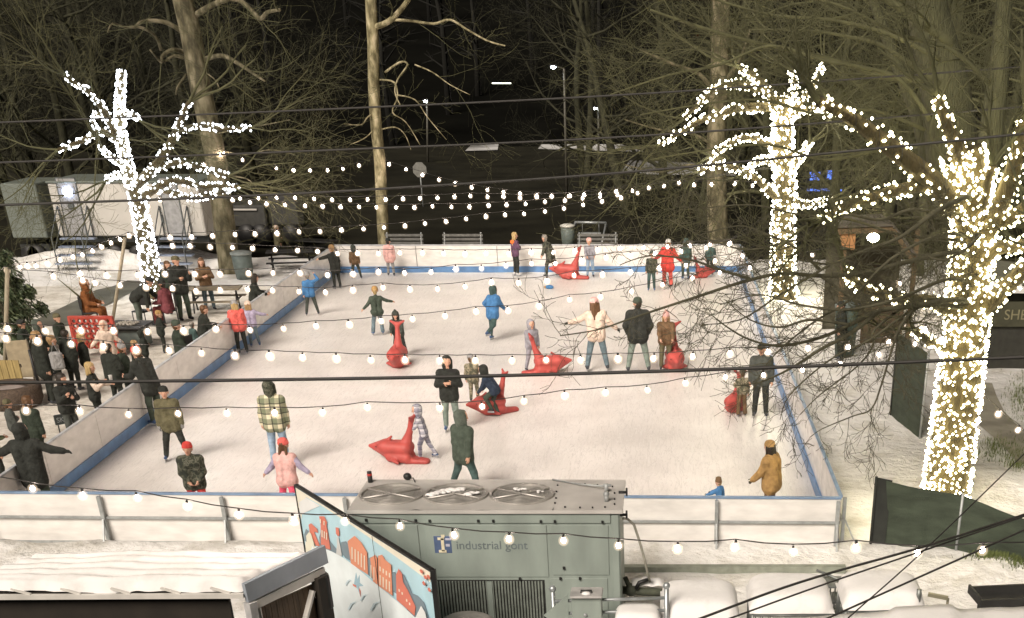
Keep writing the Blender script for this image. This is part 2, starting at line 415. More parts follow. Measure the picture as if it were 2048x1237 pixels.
# ------------------------------------------------------------------ chiller
M_CH = mat('chiller_green', (.275,.32,.29), .5, .05, var=.2, scale=2.5, bump=.08, bscale=3, stretch=(1,1,.35))
M_CHTOP = mat('chiller_top', (.55,.53,.50), .5, .1, var=.18, scale=2)
M_DARK = mat('dark_void', (.02,.022,.02), .8)
M_FANM = mat('fan_metal', (.22,.26,.24), .5, .5)
M_RING = mat('fan_ring', (.5,.48,.45), .4, .5)
M_BLK = mat('black_plastic', (.015,.015,.015), .5)
X0, X1, Y0, Y1, ZT = -4.40, -.67, 16.44, 17.74, 2.2
ch = empty('chiller', ((X0+X1)/2, (Y0+Y1)/2, 0)); tag(ch, 'large grey green refrigeration unit with three roof fans in front of the rink', 'chiller')
O = Vector(ch.location)
def CB(name, c, d, m, bev=0, par=ch):
    b = MB(); b.box(Vector(c)-O, d, 0, bev=bev); return b.build(name, m, par)
body = CB('body', ((X0+X1)/2, (Y0+Y1)/2, (.25+ZT-.04)/2+.0), (X1-X0-.04, Y1-Y0-.04, ZT-.04-.25), M_CH, .01)
CB('skid', ((X0+X1)/2, (Y0+Y1)/2, .18), (X1-X0+.05, Y1-Y0-.1, .14), M_DARK)
fans = [P0 for P0 in (G(784,990,ZT), G(911,992,ZT), G(1043,992,ZT))]
# roof sheet with round holes: ring strips around each hole inside a square cell, plus flat remainder
roof = MB(); R = .43; zr = ZT - 0
def cell(x0, x1, y0, y1, c):
    n = 40; inn = []; out = []
    for k in range(n):
        a = 2*math.pi*k/n; ca, sa = math.cos(a), math.sin(a)
        inn.append((c.x+R*ca, c.y+R*sa))
        tx = ((x1-c.x)/ca if ca > 1e-9 else ((x0-c.x)/ca if ca < -1e-9 else 1e9)); ty = ((y1-c.y)/sa if sa > 1e-9 else ((y0-c.y)/sa if sa < -1e-9 else 1e9))
        t = min(tx, ty); out.append((c.x+t*ca, c.y+t*sa))
    vs = [Vector((p[0], p[1], zr))-O for p in inn+out]
    roof.add(vs, [(k, n+k, n+(k+1) % n, (k+1) % n) for k in range(n)])
xs = [X0-.02, (fans[0].x+fans[1].x)/2, (fans[1].x+fans[2].x)/2, fans[2].x+.50]
for i, c in enumerate(fans):
    c.y = (Y0+Y1)/2 - .02; cell(xs[i], xs[i+1], Y0-.03, Y1+.03, c)
roof.add([Vector(p)-O for p in ((xs[3],Y0-.03,zr),(X1+.02,Y0-.03,zr),(X1+.02,Y1+.03,zr),(xs[3],Y1+.03,zr))], [(0,1,2,3)])
for (a, b2) in (((X0-.02,Y0-.03),(X1+.02,Y0-.03)), ((X1+.02,Y0-.03),(X1+.02,Y1+.03)), ((X1+.02,Y1+.03),(X0-.02,Y1+.03)), ((X0-.02,Y1+.03),(X0-.02,Y0-.03))):
    roof.add([Vector((*a,zr-.05))-O, Vector((*b2,zr-.05))-O, Vector((*b2,zr))-O, Vector((*a,zr))-O], [(0,1,2,3)])
roof.build('roof_sheet', M_CHTOP, ch)
for i, c in enumerate(fans):
    fr = MB(); n = 40
    pr = [(R-.01,.0),(R-.01,.03),(R+.03,.03),(R+.03,.003)]
    fr.lathe(pr, c-O, n, 0, False)
    fo = fr.build('fan', M_RING, ch)
    m = MB(); m.lathe([(R-.01,-.18),(R-.01,0)], c-O, n); m.lathe([(.001,-.18),(R-.012,-.18)], c-O, n); m.build('well', M_FANM, fo)
    m = MB()
    for k in range(5):
        a = k*2*math.pi/5 + i*.4
        pts = []
        for r, w, tw in ((.1,.05,.03),(.26,.13,.03),(.4,.17,.025)):
            for sg in (-1, 1):
                aa = a + sg*w/r/1.6; pts.append(c-O+Vector((r*math.cos(aa), r*math.sin(aa), -.09 + sg*tw)))
        m.add(pts, [(0,1,3,2),(2,3,5,4)], 0, True)
    m.lathe([(.09,-.13),(.09,-.06),(.05,-.05),(.001,-.05)], c-O, 14); m.build('blades', M_FANM, fo)
    m = MB()
    for k in range(2):
        a = .52 + k*math.pi/2*1.35; d = Vector((math.cos(a), math.sin(a), 0)); m.tube([c-O-d*(R+.01)+Vector((0,0,.02)), c-O+d*(R+.01)+Vector((0,0,.02))], .014, 6)
    for k in range(1, 7):
        r = R*k/7; m.tube([c-O+Vector((r*math.cos(t*2*math.pi/24), r*math.sin(t*2*math.pi/24), .015)) for t in range(25)], .0035, 4)
    m.build('guard', M_RING, fo)
# snow lumps on the fans
def snow_lump(name, pts, label, z, r0):
    m = MB(); rg = random.Random(len(pts)*31+3)
    for (px, py) in pts:
        c = G(px, py, z)
        for k in range(4):
            m.ball((c.x+rg.uniform(-.06,.06), c.y+rg.uniform(-.04,.04), z+.01), r0*rg.uniform(.6,1.1), 8, 5, 0, (1.2,1,.55))
    return tag(m.build(name, M_CAP), label, 'snow')
snow_lump('snow_lump', [(872,990),(882,987),(893,984),(904,982),(915,981),(860,992)], 'long lump of snow lying on the middle roof fan', ZT+.03, .055)
snow_lump('snow_lump', [(940,990),(950,988)], 'small lump of snow on right edge of the middle roof fan', ZT+.03, .045)
snow_lump('snow_lump', [(1035,980),(1043,981),(1077,985)], 'thin flecks of snow at the back of the right roof fan', ZT+.03, .028)
# front face
YF = Y0 + .02
def FP(px, py): return P(px, py, YF)
def fpanel(name, x0, y0, x1, y1, m, th=.012, par=ch):
    a = FP(x0, y0); c = FP(x1, y1); b = MB()
    b.box(Vector(((a.x+c.x)/2, YF-th/2-.001, (a.z+c.z)/2))-O, (abs(c.x-a.x), th, abs(a.z-c.z)), 0, bev=.004); return b.build(name, m, par)
fpanel('face_panel', 703, 1050, 846, 1154, M_CH); fpanel('face_panel', 849, 1050, 1098, 1154, M_CH)
fpanel('face_panel', 1101, 1050, 1219, 1150, M_CH); fpanel('face_panel', 1101, 1157, 1219, 1300, M_CH); fpanel('corner_post', 1223, 1030, 1243, 1300, M_CH, .02)
fpanel('top_trim', 700, 1028, 1221, 1046, M_CH, .02)
# corrugated coil panel with real ribs
cp = fpanel('coil_panel', 703, 1160, 1097, 1300, M_DARK, .004)
m = MB(); a = FP(706, 1162); c = FP(1094, 1300); n = 62
for i in range(n):
    x = lerp(a.x, c.x, (i+.5)/n); m.box(Vector((x, YF-.016, (a.z+c.z)/2))-O, ((c.x-a.x)/n*.55, .022, abs(a.z-c.z)), 0)
m.build('corrugation', mat('coil_fin', (.25,.28,.25), .5, .4), cp)
m = MB(); xm = FP(982, 1200).x; m.box(Vector((xm, YF-.03, (a.z+c.z)/2))-O, (.07,.02,abs(a.z-c.z))); m.build('coil_divider', M_CH, ch)
m = MB()
for (px, py) in ((733,1039),(832,1040),(860,1041),(957,1041),(987,1041),(1082,1042),(1110,1042),(1205,1043),(1121,1156),(1160,1156),(1128,1135),(1040,1157)):
    p = FP(px, py); m.box(p-O+Vector((0,-.03,0)), (.03,.03,.035))
m.build('bolt', M_BLK, ch)
m = MB(); z = ZT+.012
for (px, py) in ((1225,975),(1229,988),(1229,1000),(1229,1010),(1115,972),(1113,985),(1112,998),(1110,1008),(1160,1017),(1185,1017),(1210,1016),(1130,1016),(1195,972),(1170,970)):
    p = G(px, py, ZT); m.box((p.x-O.x, p.y-O.y, z), (.022,.022,.02))
m.build('rivet', M_BLK, ch)
# valves and the thin conduit on the roof
m = MB(); p = G(1213, 985, ZT); m.tube([p-O, p-O+Vector((0,0,.12))], .03, 8); m.tube([p-O+Vector((-.05,0,.1)), p-O+Vector((.07,0,.1))], .018, 6)
p2 = G(1213, 1003, ZT); m.tube([p2-O, p2-O+Vector((0,0,.09))], .035, 8); m.ball(p2-O+Vector((0,0,.1)), .045, 8, 5)
m.build('roof_valve', M_STEEL, ch)
m = MB(); m.tube([G(1105,962,ZT)-O+Vector((0,0,.02)), G(1160,973,ZT)-O+Vector((0,0,.03)), G(1213,983,ZT)-O+Vector((0,0,.07))], .012, 6); m.build('conduit', M_STEEL, ch)
m = MB()
for py in (985, 1030):
    p = P(1246, py, Y0+.1); m.tube([p-O+Vector((-.06,0,0)), p-O+Vector((.05,0,0))], .02, 6); m.tube([p-O+Vector((.05,0,-.05)), p-O+Vector((.05,0,.06))], .014, 6)
m.build('side_tap', M_BLK, ch)
# lettering on the front
def text(body_, size, loc, m, parent, name='lettering', rot=(math.pi/2,0,0), ext=.002, align='LEFT'):
    c = bpy.data.curves.new(name, 'FONT'); c.body = body_; c.size = size; c.extrude = ext; c.align_x = align
    tmp = bpy.data.objects.new('tmp_text', c); COL.objects.link(tmp); c.materials.append(m); bpy.context.view_layer.update()
    me = bpy.data.meshes.new_from_object(tmp.evaluated_get(bpy.context.evaluated_depsgraph_get())); bpy.data.objects.remove(tmp)
    o = bpy.data.objects.new(name, me); COL.objects.link(o); o.location = loc; o.rotation_euler = rot
    if parent: o.parent = parent
    return o
M_LOGO = mat('logo_blue', (.09,.13,.24), .5); M_LET = mat('letter_grey', (.14,.17,.18), .5); M_LETW = mat('letter_cream', (.75,.68,.5), .5)
lp = fpanel('logo_panel', 867, 1072, 905, 1106, M_LOGO, .016)
q = FP(878, 1101)-O
m = MB(); wv = .0
for (px, py, w_, h_) in ((886,1102,15,5),(886,1089,6,26),(882,1077,13,5),(886,1071.5,7,5)):
    p = FP(px, py); m.box(Vector((p.x, YF-.02, p.z))-O, (w_/2473*17.3, .008, h_/2473*17.9))
m.build('logo_letter', M_LETW, lp)
m = MB()
for (px, py, w_, h_) in ((897,1078,12,4),(896,1090,8,5)):
    p = FP(px, py); m.box(Vector((p.x, YF-.02, p.z))-O, (w_/2473*17.3, .006, h_/2473*17.9))
m.build('logo_bar', mat('letter_lilac', (.5,.5,.6), .5), lp)
q = FP(913, 1098)-O
text('industrial gont', .172, (q.x, YF-.0155-O.y, q.z), M_LET, ch)
# black fan-motor cap and red topped beacon that stand on the roof
b = MB(); p = G(741, 965, ZT); b.tube([p, p+Vector((0,0,.10))], .036, 10, 0); b.tube([p+Vector((0,0,.1)), p+Vector((0,0,.13))], .037, 10, 1); b.tube([p+Vector((0,0,.13)), p+Vector((0,0,.16))], .034, 10, 0)
tag(b.build('beacon', [M_BLK, mat('red_band', (.5,.03,.02), .4)]), 'small black cylinder with red band on left end of the grey unit roof', 'beacon')
b = MB(); p = G(815, 961, ZT); b.ball(p+Vector((0,.02,.05)), .062, 12, 8, 0, (1,.9,.85)); b.tube([p+Vector((.04,0,.03)), p+Vector((.1,-.05,.05)), p+Vector((.13,-.1,.0))], .008, 5)
tag(b.build('roof_lamp', M_BLK), 'small round black lamp on back edge of the grey unit roof', 'lamp')
# drain hose from the unit to the ground
b = MB(); pts = [P(1246,1037,16.6), P(1256,1039,16.65), P(1268,1050,16.7), P(1278,1080,16.75), P(1288,1115,16.8), P(1296,1150,16.85), P(1300,1164,16.9)]
b.tube(pts, .018, 8); tag(b.build('hose', mat('hose_grey', (.33,.32,.27), .6)), 'thin grey hose hanging from right side of the refrigeration unit', 'hose')
b = MB(); a = P(1244,1180,17.0); 
b.tube([a, P(1262,1182,17.0), P(1330,1186,17.0)], .06, 10, 0); b.ball(P(1262,1180,17.0), .1, 10, 6, 0); b.tube([P(1250,1155,17), P(1262,1180,17)], .035, 8, 0)
b.tube([P(1272,1178,16.9), P(1278,1166,16.9), P(1300,1158,16.95)], .03, 6, 1)
tag(b.build('pipe', [mat('pipe_dark', (.1,.11,.08), .6), M_BLK]), 'dark coolant pipe with elbow under snow right of the refrigeration unit', 'pipe')
b = MB(); b.grid(14, 6, lambda u, v: (lerp(P(1262,1170,17.05).x, P(1328,1170,17.05).x, u), 16.95+.3*v, P(1262,1178,17.0).z + .06 + .07*math.sin(math.pi*v)*math.sin(math.pi*min(1,u*1.02))**.4 + .01*math.sin(u*17)))
tag(b.build('snow_ridge', M_CAP), 'ridge of snow lying on the dark coolant pipe', 'snow')
# ------------------------------------------------------------------ painted mural board
MT, ML = G(588,972,2.4), G(860,1143,2.4)
dM = Vector((ML.x-MT.x, ML.y-MT.y, 0)); LM = dM.length; dM /= LM
nM = Vector((dM.y, -dM.x, 0));  nM = nM if nM.dot(-MT) > 0 else -nM
def MU(px, py, lay=0.0):
    d = ray(px, py); o = Vector((0,0,CH)); p0 = Vector((MT.x, MT.y, 0)) + nM*lay
    return o + d*((p0-o).dot(nM)/d.dot(nM))
mu = empty('mural_board', (MT.x, MT.y, 0), 0); tag(mu, 'tall painted town mural board standing edge-on between the hut and the refrigeration unit', 'mural')
OM = Vector(mu.location)
PAINT = lambda n, c: mat('paint_' + n, c, .5, var=.08, scale=3)
b = MB(); mid = MT + dM*LM/2
b.beam(Vector((0,0,1.2)) - nM*.03, dM*LM + Vector((0,0,1.2)) - nM*.03, .03, 2.39); b.build('board', PAINT('sky', (.48,.72,.82)), mu)
b = MB(); b.beam(Vector((0,0,2.405)) - nM*.03, dM*LM + Vector((0,0,2.405)) - nM*.03, .06, .03)
b.beam(Vector((0,0,0)) - nM*.03, Vector((0,0,2.4)) - nM*.03, .05, .05); b.beam(dM*(LM+.02) - nM*.03, dM*(LM+.02) - nM*.03 + Vector((0,0,2.42)), .06, .06)
b.build('frame', M_BLK, mu)
b = MB()
for t in (.62,): b.beam(dM*LM*t + nM*.012 , dM*LM*t + Vector((0,0,2.39)) + nM*.012, .006, .003)
b.build('seam', M_DARK, mu)
b = MB()
for t in (.15, .85):
    b.beam(dM*LM*t - nM*.06 + Vector((0,0,1.9)), dM*LM*t - nM*1.0, .07, .07)
b.build('brace', mat('timber', (.25,.17,.09), .8, stretch=(1,1,.1), scale=12), mu)
lay_k = [0]
def paint(name, px, m):
    lay_k[0] += 1; L0 = -.013 + .0012*lay_k[0] + .002
    b = MB(); pts = [MU(*p, L0) - OM for p in px]; b.prism(pts, -nM*.0009); return b.build(name, m, mu)
top = lambda x: 972 + (x-588)*(1143-972)/(860-588)
paint('cream_border', [(590,975),(860,1145),(861,1165),(800,1120),(742,1078),(690,1042),(640,1010),(612,995),(604,1010),(603,1040),(596,1010)], PAINT('cream', (.84,.81,.68)))
paint('pale_cloud', [(598,1005),(612,996),(640,1012),(600,1030)], PAINT('cloud', (.8,.82,.82)))
HILL = PAINT('hill_grey', (.2,.27,.32))
paint('painted_hill', [(638,1075),(643,1060),(652,1072),(662,1085),(674,1100),(676,1110),(660,1105),(640,1094)], HILL)
paint('painted_hill', [(682,1085),(692,1083),(702,1100),(706,1125),(690,1116),(682,1104)], HILL)
paint('painted_hill', [(735,1118),(743,1114),(750,1135),(748,1160),(736,1150)], HILL)
paint('painted_hill', [(780,1146),(790,1144),(797,1165),(795,1190),(782,1180)], HILL)
paint('painted_hill', [(800,1146),(808,1150),(818,1172),(824,1187),(836,1192),(848,1205),(858,1237),(866,1270),(830,1260),(810,1210),(800,1180)], HILL)
RED = PAINT('brick_red', (.68,.2,.14)); RED2 = PAINT('brick_orange', (.74,.29,.17))
paint('painted_house', [(617,1050),(622,1047),(634,1058),(636,1066),(628,1064),(640,1093),(632,1092),(620,1068)], RED)
paint('painted_tower', [(638,1033),(648,1033),(654,1045),(653,1052),(656,1068),(661,1100),(642,1094),(641,1050)], RED)
paint('painted_sign', [(671,1055),(677,1056),(679,1070),(676,1074),(672,1068)], RED)
paint('painted_post', [(673,1074),(677,1075),(684,1112),(680,1112),(672,1108),(674,1090)], PAINT('pale_post', (.6,.62,.62)))
paint('painted_hall', [(695,1083),(709,1072),(722,1085),(734,1105),(736,1150),(702,1128)], RED2)
paint('painted_shop', [(740,1117),(750,1110),(754,1116),(755,1170),(746,1163)], RED2)
paint('painted_shop', [(756,1112),(764,1110),(770,1120),(782,1130),(785,1192),(757,1172)], RED2)
paint('painted_church', [(792,1150),(797,1138),(804,1148),(806,1165),(816,1182),(831,1214),(829,1232),(810,1215),(793,1200)], RED)
CRM = PAINT('window_cream', (.85,.74,.6)); 
k0 = lay_k[0]
wins = MB()
lay_k[0] += 1
def win(x, y, w, h):
    L0 = -.013 + .0012*lay_k[0] + .002
    pts = [MU(x, y, L0)-OM, MU(x+w, y+w*.63, L0)-OM, MU(x+w, y+h+w*.63, L0)-OM, MU(x, y+h, L0)-OM]; wins.prism(pts, -nM*.0009)
for i in range(5): win(703+i*6.2, 1094+i*4.2, 2.2, 24+i*1.2)
for i in range(3): win(643+i*4.5, 1060+i*2.6, 2.2, 14)
for i in range(2): win(741+i*6, 1130+i*4, 1.6, 26)
for i in range(4): win(759+i*6.2, 1133+i*4.2, 2.4, 9)
for i in range(4): win(759+i*6.2, 1150+i*4.2, 2.4, 20)
for i in range(2): win(640+i*7, 1038+i*4, 2, 8)
for (x, y) in ((797,1178),(803,1184),(812,1198),(818,1205)): win(x, y, 2.5, 5)
wins.build('painted_window', CRM, mu)
paint('painted_ice', [(618,1120),(624,1092),(645,1096),(665,1104),(690,1118),(715,1137),(745,1163),(775,1187),(805,1212),(835,1240),(862,1262),(864,1300),(622,1300)], PAINT('pale_ice', (.80,.89,.92)))
paint('painted_skater', [(610,1068),(614,1060),(622,1068),(628,1088),(629,1098),(624,1092),(621,1106),(612,1110),(611,1092)], PAINT('figure_cream', (.78,.76,.62)))
paint('painted_skater', [(608,1070),(612,1058),(618,1064),(612,1072),(613,1084),(609,1082)], HILL)
paint('painted_grass', [(614,1112),(622,1104),(631,1113),(633,1122),(614,1124)], PAINT('grass_green', (.35,.45,.2)))
paint('painted_bird', [(708,1168),(712,1145),(715,1160),(719,1150),(719,1166),(727,1172),(718,1173),(721,1194),(715,1178),(706,1170)], PAINT('bird_blue', (.35,.55,.66)))
paint('painted_bird', [(705,1168),(712,1171),(713,1176),(706,1172)], RED)
paint('painted_bird', [(717,1175),(721,1182),(721,1195)], RED)
for (x, y) in ((842,1141),(850,1153),(847,1165),(856,1152),(858,1178)):
    paint('painted_leaf', [(x-3,y),(x,y-3),(x+4,y+3),(x+3,y+7),(x-1,y+5)], RED)
paint('painted_peak', [(830,1237),(842,1212),(850,1225),(856,1250),(836,1262)], PAINT('snow_peak', (.82,.85,.86)))
paint('painted_stroke', [(640,1190),(655,1180),(664,1200),(660,1237),(650,1215)], PAINT('pale_green', (.66,.74,.56)))
for (x, y, s_) in ((695,1205,1),(720,1190,.8),(690,1160,.7),(740,1205,1.1)):
    paint('painted_curl', [(x,y+14*s_),(x+6*s_,y+2*s_),(x+18*s_,y-2*s_),(x+9*s_,y+4*s_),(x+3*s_,y+16*s_)], PAINT('curl_blue', (.58,.73,.8)))

# ------------------------------------------------------------------ hut in the lower left corner
M_TRIM = mat('trim_white', (.62,.6,.56), .55, var=.15, scale=4)
M_FASC = mat('fascia_grey', (.33,.37,.42), .5, var=.15, scale=3)
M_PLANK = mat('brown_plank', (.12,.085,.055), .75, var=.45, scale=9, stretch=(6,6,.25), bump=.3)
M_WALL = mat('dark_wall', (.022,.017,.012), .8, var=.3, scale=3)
A = G(485,1180,2.5); B = G(640,1128,2.42); A2 = G(-80,1183,2.5); B2 = G(-80,1113,2.38)
hut = empty('hut', (A.x, A.y, 0)); tag(hut, 'dark wooden hut with thick snow on its roof in the lower left corner', 'hut'); OH = Vector(hut.location)
dS = (Vector((B.x,B.y,0))-Vector((A.x,A.y,0))); LS = dS.length; dS /= LS; nS = Vector((dS.y,-dS.x,0))
dF = (Vector((A2.x,A2.y,0))-Vector((A.x,A.y,0))); LF = dF.length; dF /= LF; nF = Vector((dF.y,-dF.x,0)); nF = nF if nF.y < 0 else -nF
zE = 2.42
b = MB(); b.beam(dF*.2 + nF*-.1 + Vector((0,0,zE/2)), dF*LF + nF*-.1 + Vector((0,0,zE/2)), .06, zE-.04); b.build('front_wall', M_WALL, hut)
b = MB(); b.beam(dF*-.02 + nF*.05 + Vector((0,0,zE+.03)), dF*LF + nF*.05 + Vector((0,0,zE+.03)), .05, .05); b.build('eave_trim', M_TRIM, hut)
b = MB()
for i in range(9):
    p = dF*(.25+.55*i) + nF*.04 + Vector((0,0,zE+.055)); b.beam(p - dF*.12 , p + dF*.1 + Vector((0,0,.05)) - nF*.04, .03, .02)
b.build('eave_clip', M_TRIM, hut)
b = MB()
b.prism([dF*0+nF*.0+Vector((0,0,zE)), dS*LS+Vector((0,0,zE)), dS*LS+dF*LF+Vector((0,0,zE-.02)), dF*LF+Vector((0,0,zE))], (0,0,.05)); b.build('roof', M_WALL, hut)
# snow on the roof
sn = MB()
def snowf(u, v):
    p = dF*(LF*(1-u)) + dS*(LS*v) + Vector((0,0,zE+.05))
    e = min(1, min(v/.06, (1-v)/.08, (1-u)/.02 + .0)) if True else 1
    e = max(0, min(1, e)); hh = .13*(e**.5) + .025*fbm(u*14, v*3, 2) + .016*math.sin(v*34 + fbm(u*6, v, 8)*7)
    return p + Vector((0,0,hh)) + nF*(.05*(1-min(1, v/.1))*math.sin(u*40)*.4)
sn.grid(90, 30, snowf)
sn.build('roof_snow', M_CAP, hut)
# gable fascia (metal wrapped) and the plank side
b = MB()
b.beam(nS*.06 + Vector((0,0,zE+.06)) - dS*.02, dS*(LS+.05) + nS*.06 + Vector((0,0,zE+.12)), .05, .22); b.build('fascia', M_FASC, hut)
b = MB(); b.beam(nS*.05 + Vector((0,0,zE-.12)) + dS*.05, dS*LS + nS*.05 + Vector((0,0,zE-.08)), .04, .10); b.build('side_trim', M_TRIM, hut)
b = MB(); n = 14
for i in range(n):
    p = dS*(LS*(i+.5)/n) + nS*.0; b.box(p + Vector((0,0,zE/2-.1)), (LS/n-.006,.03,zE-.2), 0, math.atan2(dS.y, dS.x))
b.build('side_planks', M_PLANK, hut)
b = MB(); b.box(nS*.06+dS*.02+Vector((0,0,zE/2-.03)), (.10,.10,zE-.06), 0, math.atan2(dS.y, dS.x)); b.build('corner_pipe', mat('pipe_white', (.5,.5,.5), .35), hut)
b = MB(); b.beam(dS*.12+nS*.045+Vector((0,0,.4)), dS*.12+nS*.045+Vector((0,0,zE-.17)), .07, .03); b.beam(dS*.25+nS*.045+Vector((0,0,1.0)), dS*(LS-.22)+nS*.045+Vector((0,0,zE-.25)), .08, .03)
b.build('cross_brace', M_TRIM, hut)
b = MB(); b.box(dS*(LS-.1)+nS*.07+Vector((0,0,zE/2-.05)), (.17,.12,zE-.12), 0, math.atan2(dS.y, dS.x)); b.build('dark_post', M_WALL, hut)
# black speaker hung on the hut post
sp = empty('loudspeaker', P(651,1182,B.y-.05)); tag(sp, 'black outdoor loudspeaker hanging on the corner post of the hut', 'speaker')
b = MB(); b.box((0,0,0), (.13,.18,.44), 0, .35, bev=.03); b.build('cabinet', M_BLK, sp)
b = MB(); b.tube([(-.07,-.1,.1),(-.1,-.13,-.02),(-.06,-.12,-.09),(-.0,-.11,-.05)], .006, 5); b.build('cord', M_TRIM, sp)

# ------------------------------------------------------------------ snow-capped carts, rail and box on the right
M_CART = mat('cart_steel', (.27,.29,.28), .5, .6)
def cart(px0, px1, pyb, pyf, zt, label, seed, bars=True):
    a = G(px0, pyf, zt); c = G(px1, pyf, zt); bk = G((px0+px1)/2, pyb, zt+.1)
    w = c.x-a.x; dpt = max(.5, min(1.0, bk.y-a.y)); x0, y0 = a.x, a.y
    root = empty('wire_cart', ((a.x+c.x)/2, a.y+dpt/2, 0)); tag(root, label, 'cart', 'snow-topped wire carts')
    zb = zt-.14; hw, hd = w/2-.03, dpt/2-.03
    b = MB()
    for (sx, sy) in ((-1,-1),(1,-1),(1,1),(-1,1)): b.tube([(sx*hw,sy*hd,.1),(sx*hw,sy*hd,zb)], .018, 6)
    for z in (.2, zb-.02):
        for (p, q) in (((-hw,-hd),(hw,-hd)),((hw,-hd),(hw,hd)),((hw,hd),(-hw,hd)),((-hw,hd),(-hw,-hd))): b.tube([(p[0],p[1],z),(q[0],q[1],z)], .016, 6)
    b.build('frame', M_CART, root)
    b = MB(); n = 10
    for i in range(1, n):
        x = lerp(-hw, hw, i/n); b.tube([(x,-hd,.2),(x,-hd,zb)], .006, 4); b.tube([(x,hd,.2),(x,hd,zb)], .006, 4)
    for i in range(1, 7):
        y = lerp(-hd, hd, i/7)
        for s_ in (-1, 1): b.tube([(s_*hw,y,.2),(s_*hw,y,zb)], .007, 4)
    b.build('wire_side', M_CART, root)
    b = MB(); b.box((0,0,zb+.0), (w-.04, dpt-.04, .05)); b.build('deck', mat('cart_deck', (.33,.36,.36), .6), root); b = MB(); b.box((0,0,.22), (w-.1,dpt-.1,.03)); b.build('shelf', mat('cart_deck', (.33,.36,.36), .6), root)
    for (sx, sy) in ((-1,-1),(1,-1),(1,1),(-1,1)):
        b = MB(); b.lathe([(.05,-.02),(.05,.02)], (sx*hw,sy*hd,.05), 10, axis=(1,0,0)); b.build('wheel', M_BLK, root)
    b = MB(); rs = seed
    def f(u, v):
        U = abs(2*u-1); V = abs(2*v-1); e = max(0, 1-(U**5+V**5)); z = zb+.02 + .26*e**.36 + .02*fbm(u*3, v*3, rs)
        k = 1.03 - .0*V
        return ((u-.5)*w*k, (v-.5)*dpt*1.05, z)
    b.grid(26, 20, f); b.build('snow_cap', M_CAP, root)
    return root
cart(1322,1478,1147,1226,1.02,'snow-topped wire cart beside the grey pipe railing, left one of the back row',3)
cart(1502,1668,1135,1212,1.02,'snow-topped wire cart in the middle of the back row with dark bars on its left',5)
cart(1690,1852,1140,1205,1.0,'snow-topped wire cart at right end of the back row beside the hillside snow',7)
cart(1228,1322,1214,1250,.98,'low snow-topped cart in front of the pipe railing beside the electric box',9)
# second metal trolley squeezed between two carts
b = MB(); c = G(1672,1190,.6)
for i in range(6): b.tube([(c.x-.16+.07*i, c.y, .1),(c.x-.16+.07*i, c.y, .8)], .012, 5)
for z in (.3,.55,.8): b.box((c.x, c.y, z), (.46,.4,.03))
b.tube([(c.x-.3,c.y+.1,.95),(c.x+.2,c.y-.15,.82)], .02, 6); b.tube([(c.x-.2,c.y-.2,.3),(c.x+.2,c.y-.2,.78)], .012, 5)
tag(b.build('folded_trolley', M_CART), 'narrow dark folded trolley squeezed between two snow-topped carts', 'trolley')
b = MB(); c = G(1887,1195,.5); b.beam(G(1856,1189,.75), G(1896,1197,.72), .06, .05); b.tube([G(1896,1197,.7), G(1896,1197,.7)-Vector((0,0,.7))], .02, 6)
tag(b.build('handle_bar', mat('brass_grey', (.3,.28,.2), .5, .4)), 'short tan bar on a peg right of the carts', 'bar')
b = MB(); c = G(1835,1198,1.0); b.tube([c+Vector((0,-.05,-.02)), c+Vector((0,-.05,.16))], .035, 10); tag(b.build('marker_post', M_CART), 'small grey peg sticking out of the snow on the right cart', 'peg')
# near snow ledge at the bottom edge
p0, p1 = G(1530,1260,1.5), G(2110,1205,1.5)
def ledf(u, v):
    x = lerp(p0.x-.3, p1.x+.4, u); yb = lerp(G(1540,1226,1.5).y, G(2100,1196,1.5).y, u)
    y = lerp(11.5, yb, v); e = min(1, (1-v)/.07, u/.12 + .02)
    return (x, y, 1.05 + .42*max(0, e)**.4 + .10*fbm(u*5+1, v*2, 21) + (.05 if .42 < u < .62 else 0)*v)
b = MB(); b.grid(50, 16, ledf)
tag(b.build('snow_ledge', M_CAP), 'smooth snow bank along the bottom right edge below the carts', 'snow bank')
b = MB(); c1 = G(1962,1200,1.25); rz = .12
b.box((c1.x+.5, c1.y+.15, 1.2), (1.1,.5,.03), 0, rz); 
for (dx, dy, w_, d_) in ((.5,-.09,1.12,.03),(.5,.39,1.12,.03),(-.05,.15,.03,.5)): b.box((c1.x+dx, c1.y+dy, 1.25), (w_,d_,.12), 0, rz)
b.box((c1.x+.5,c1.y+.15,.6), (.9,.35,1.15), 0, rz)
tag(b.build('planter_box', mat('planter_black', (.03,.03,.028), .6)), 'black empty tray box beside snow at the right edge', 'box')
# low ledge line behind carts
b = MB(); a = G(1246,1150,.0); c = G(1690,1150,0); b.box(((a.x+c.x)/2, a.y, .06), (c.x-a.x, .14, .2)); tag(b.build('kerb', mat('kerb_grey', (.26,.28,.23), .7)), kind='structure')
# pipe railing and box
M_RAIL = mat('rail_grey', (.42,.45,.46), .4, .6)
YR = 15.6
rl = empty('railing', P(1105,1237,YR)); rl.location.z = 0; tag(rl, 'grey pipe railing with two round-capped posts by the refrigeration unit', 'railing'); OR_ = Vector(rl.location)
for (x, y) in ((1105,1178),(1333,1172)):
    t_ = P(x, y, YR)-OR_; b = MB(); b.tube([(t_.x,0,0),(t_.x,0,t_.z)], .032, 10); b.ball((t_.x,0,t_.z), .05, 12, 8); b.build('post', M_RAIL, rl)
b = MB()
for (ya, yb) in ((1203,1196),(1228,1221)):
    b.tube([P(1105,ya,YR)-OR_, P(1335,yb,YR)-OR_], .024, 8)
b.build('rail', M_RAIL, rl)
bx = empty('electric_box', P(1174,1237,15.4)); bx.location.z = 0; tag(bx, 'grey electric cabinet with a snowy lid handle standing at the pipe railing', 'electric box'); OB = Vector(bx.location)
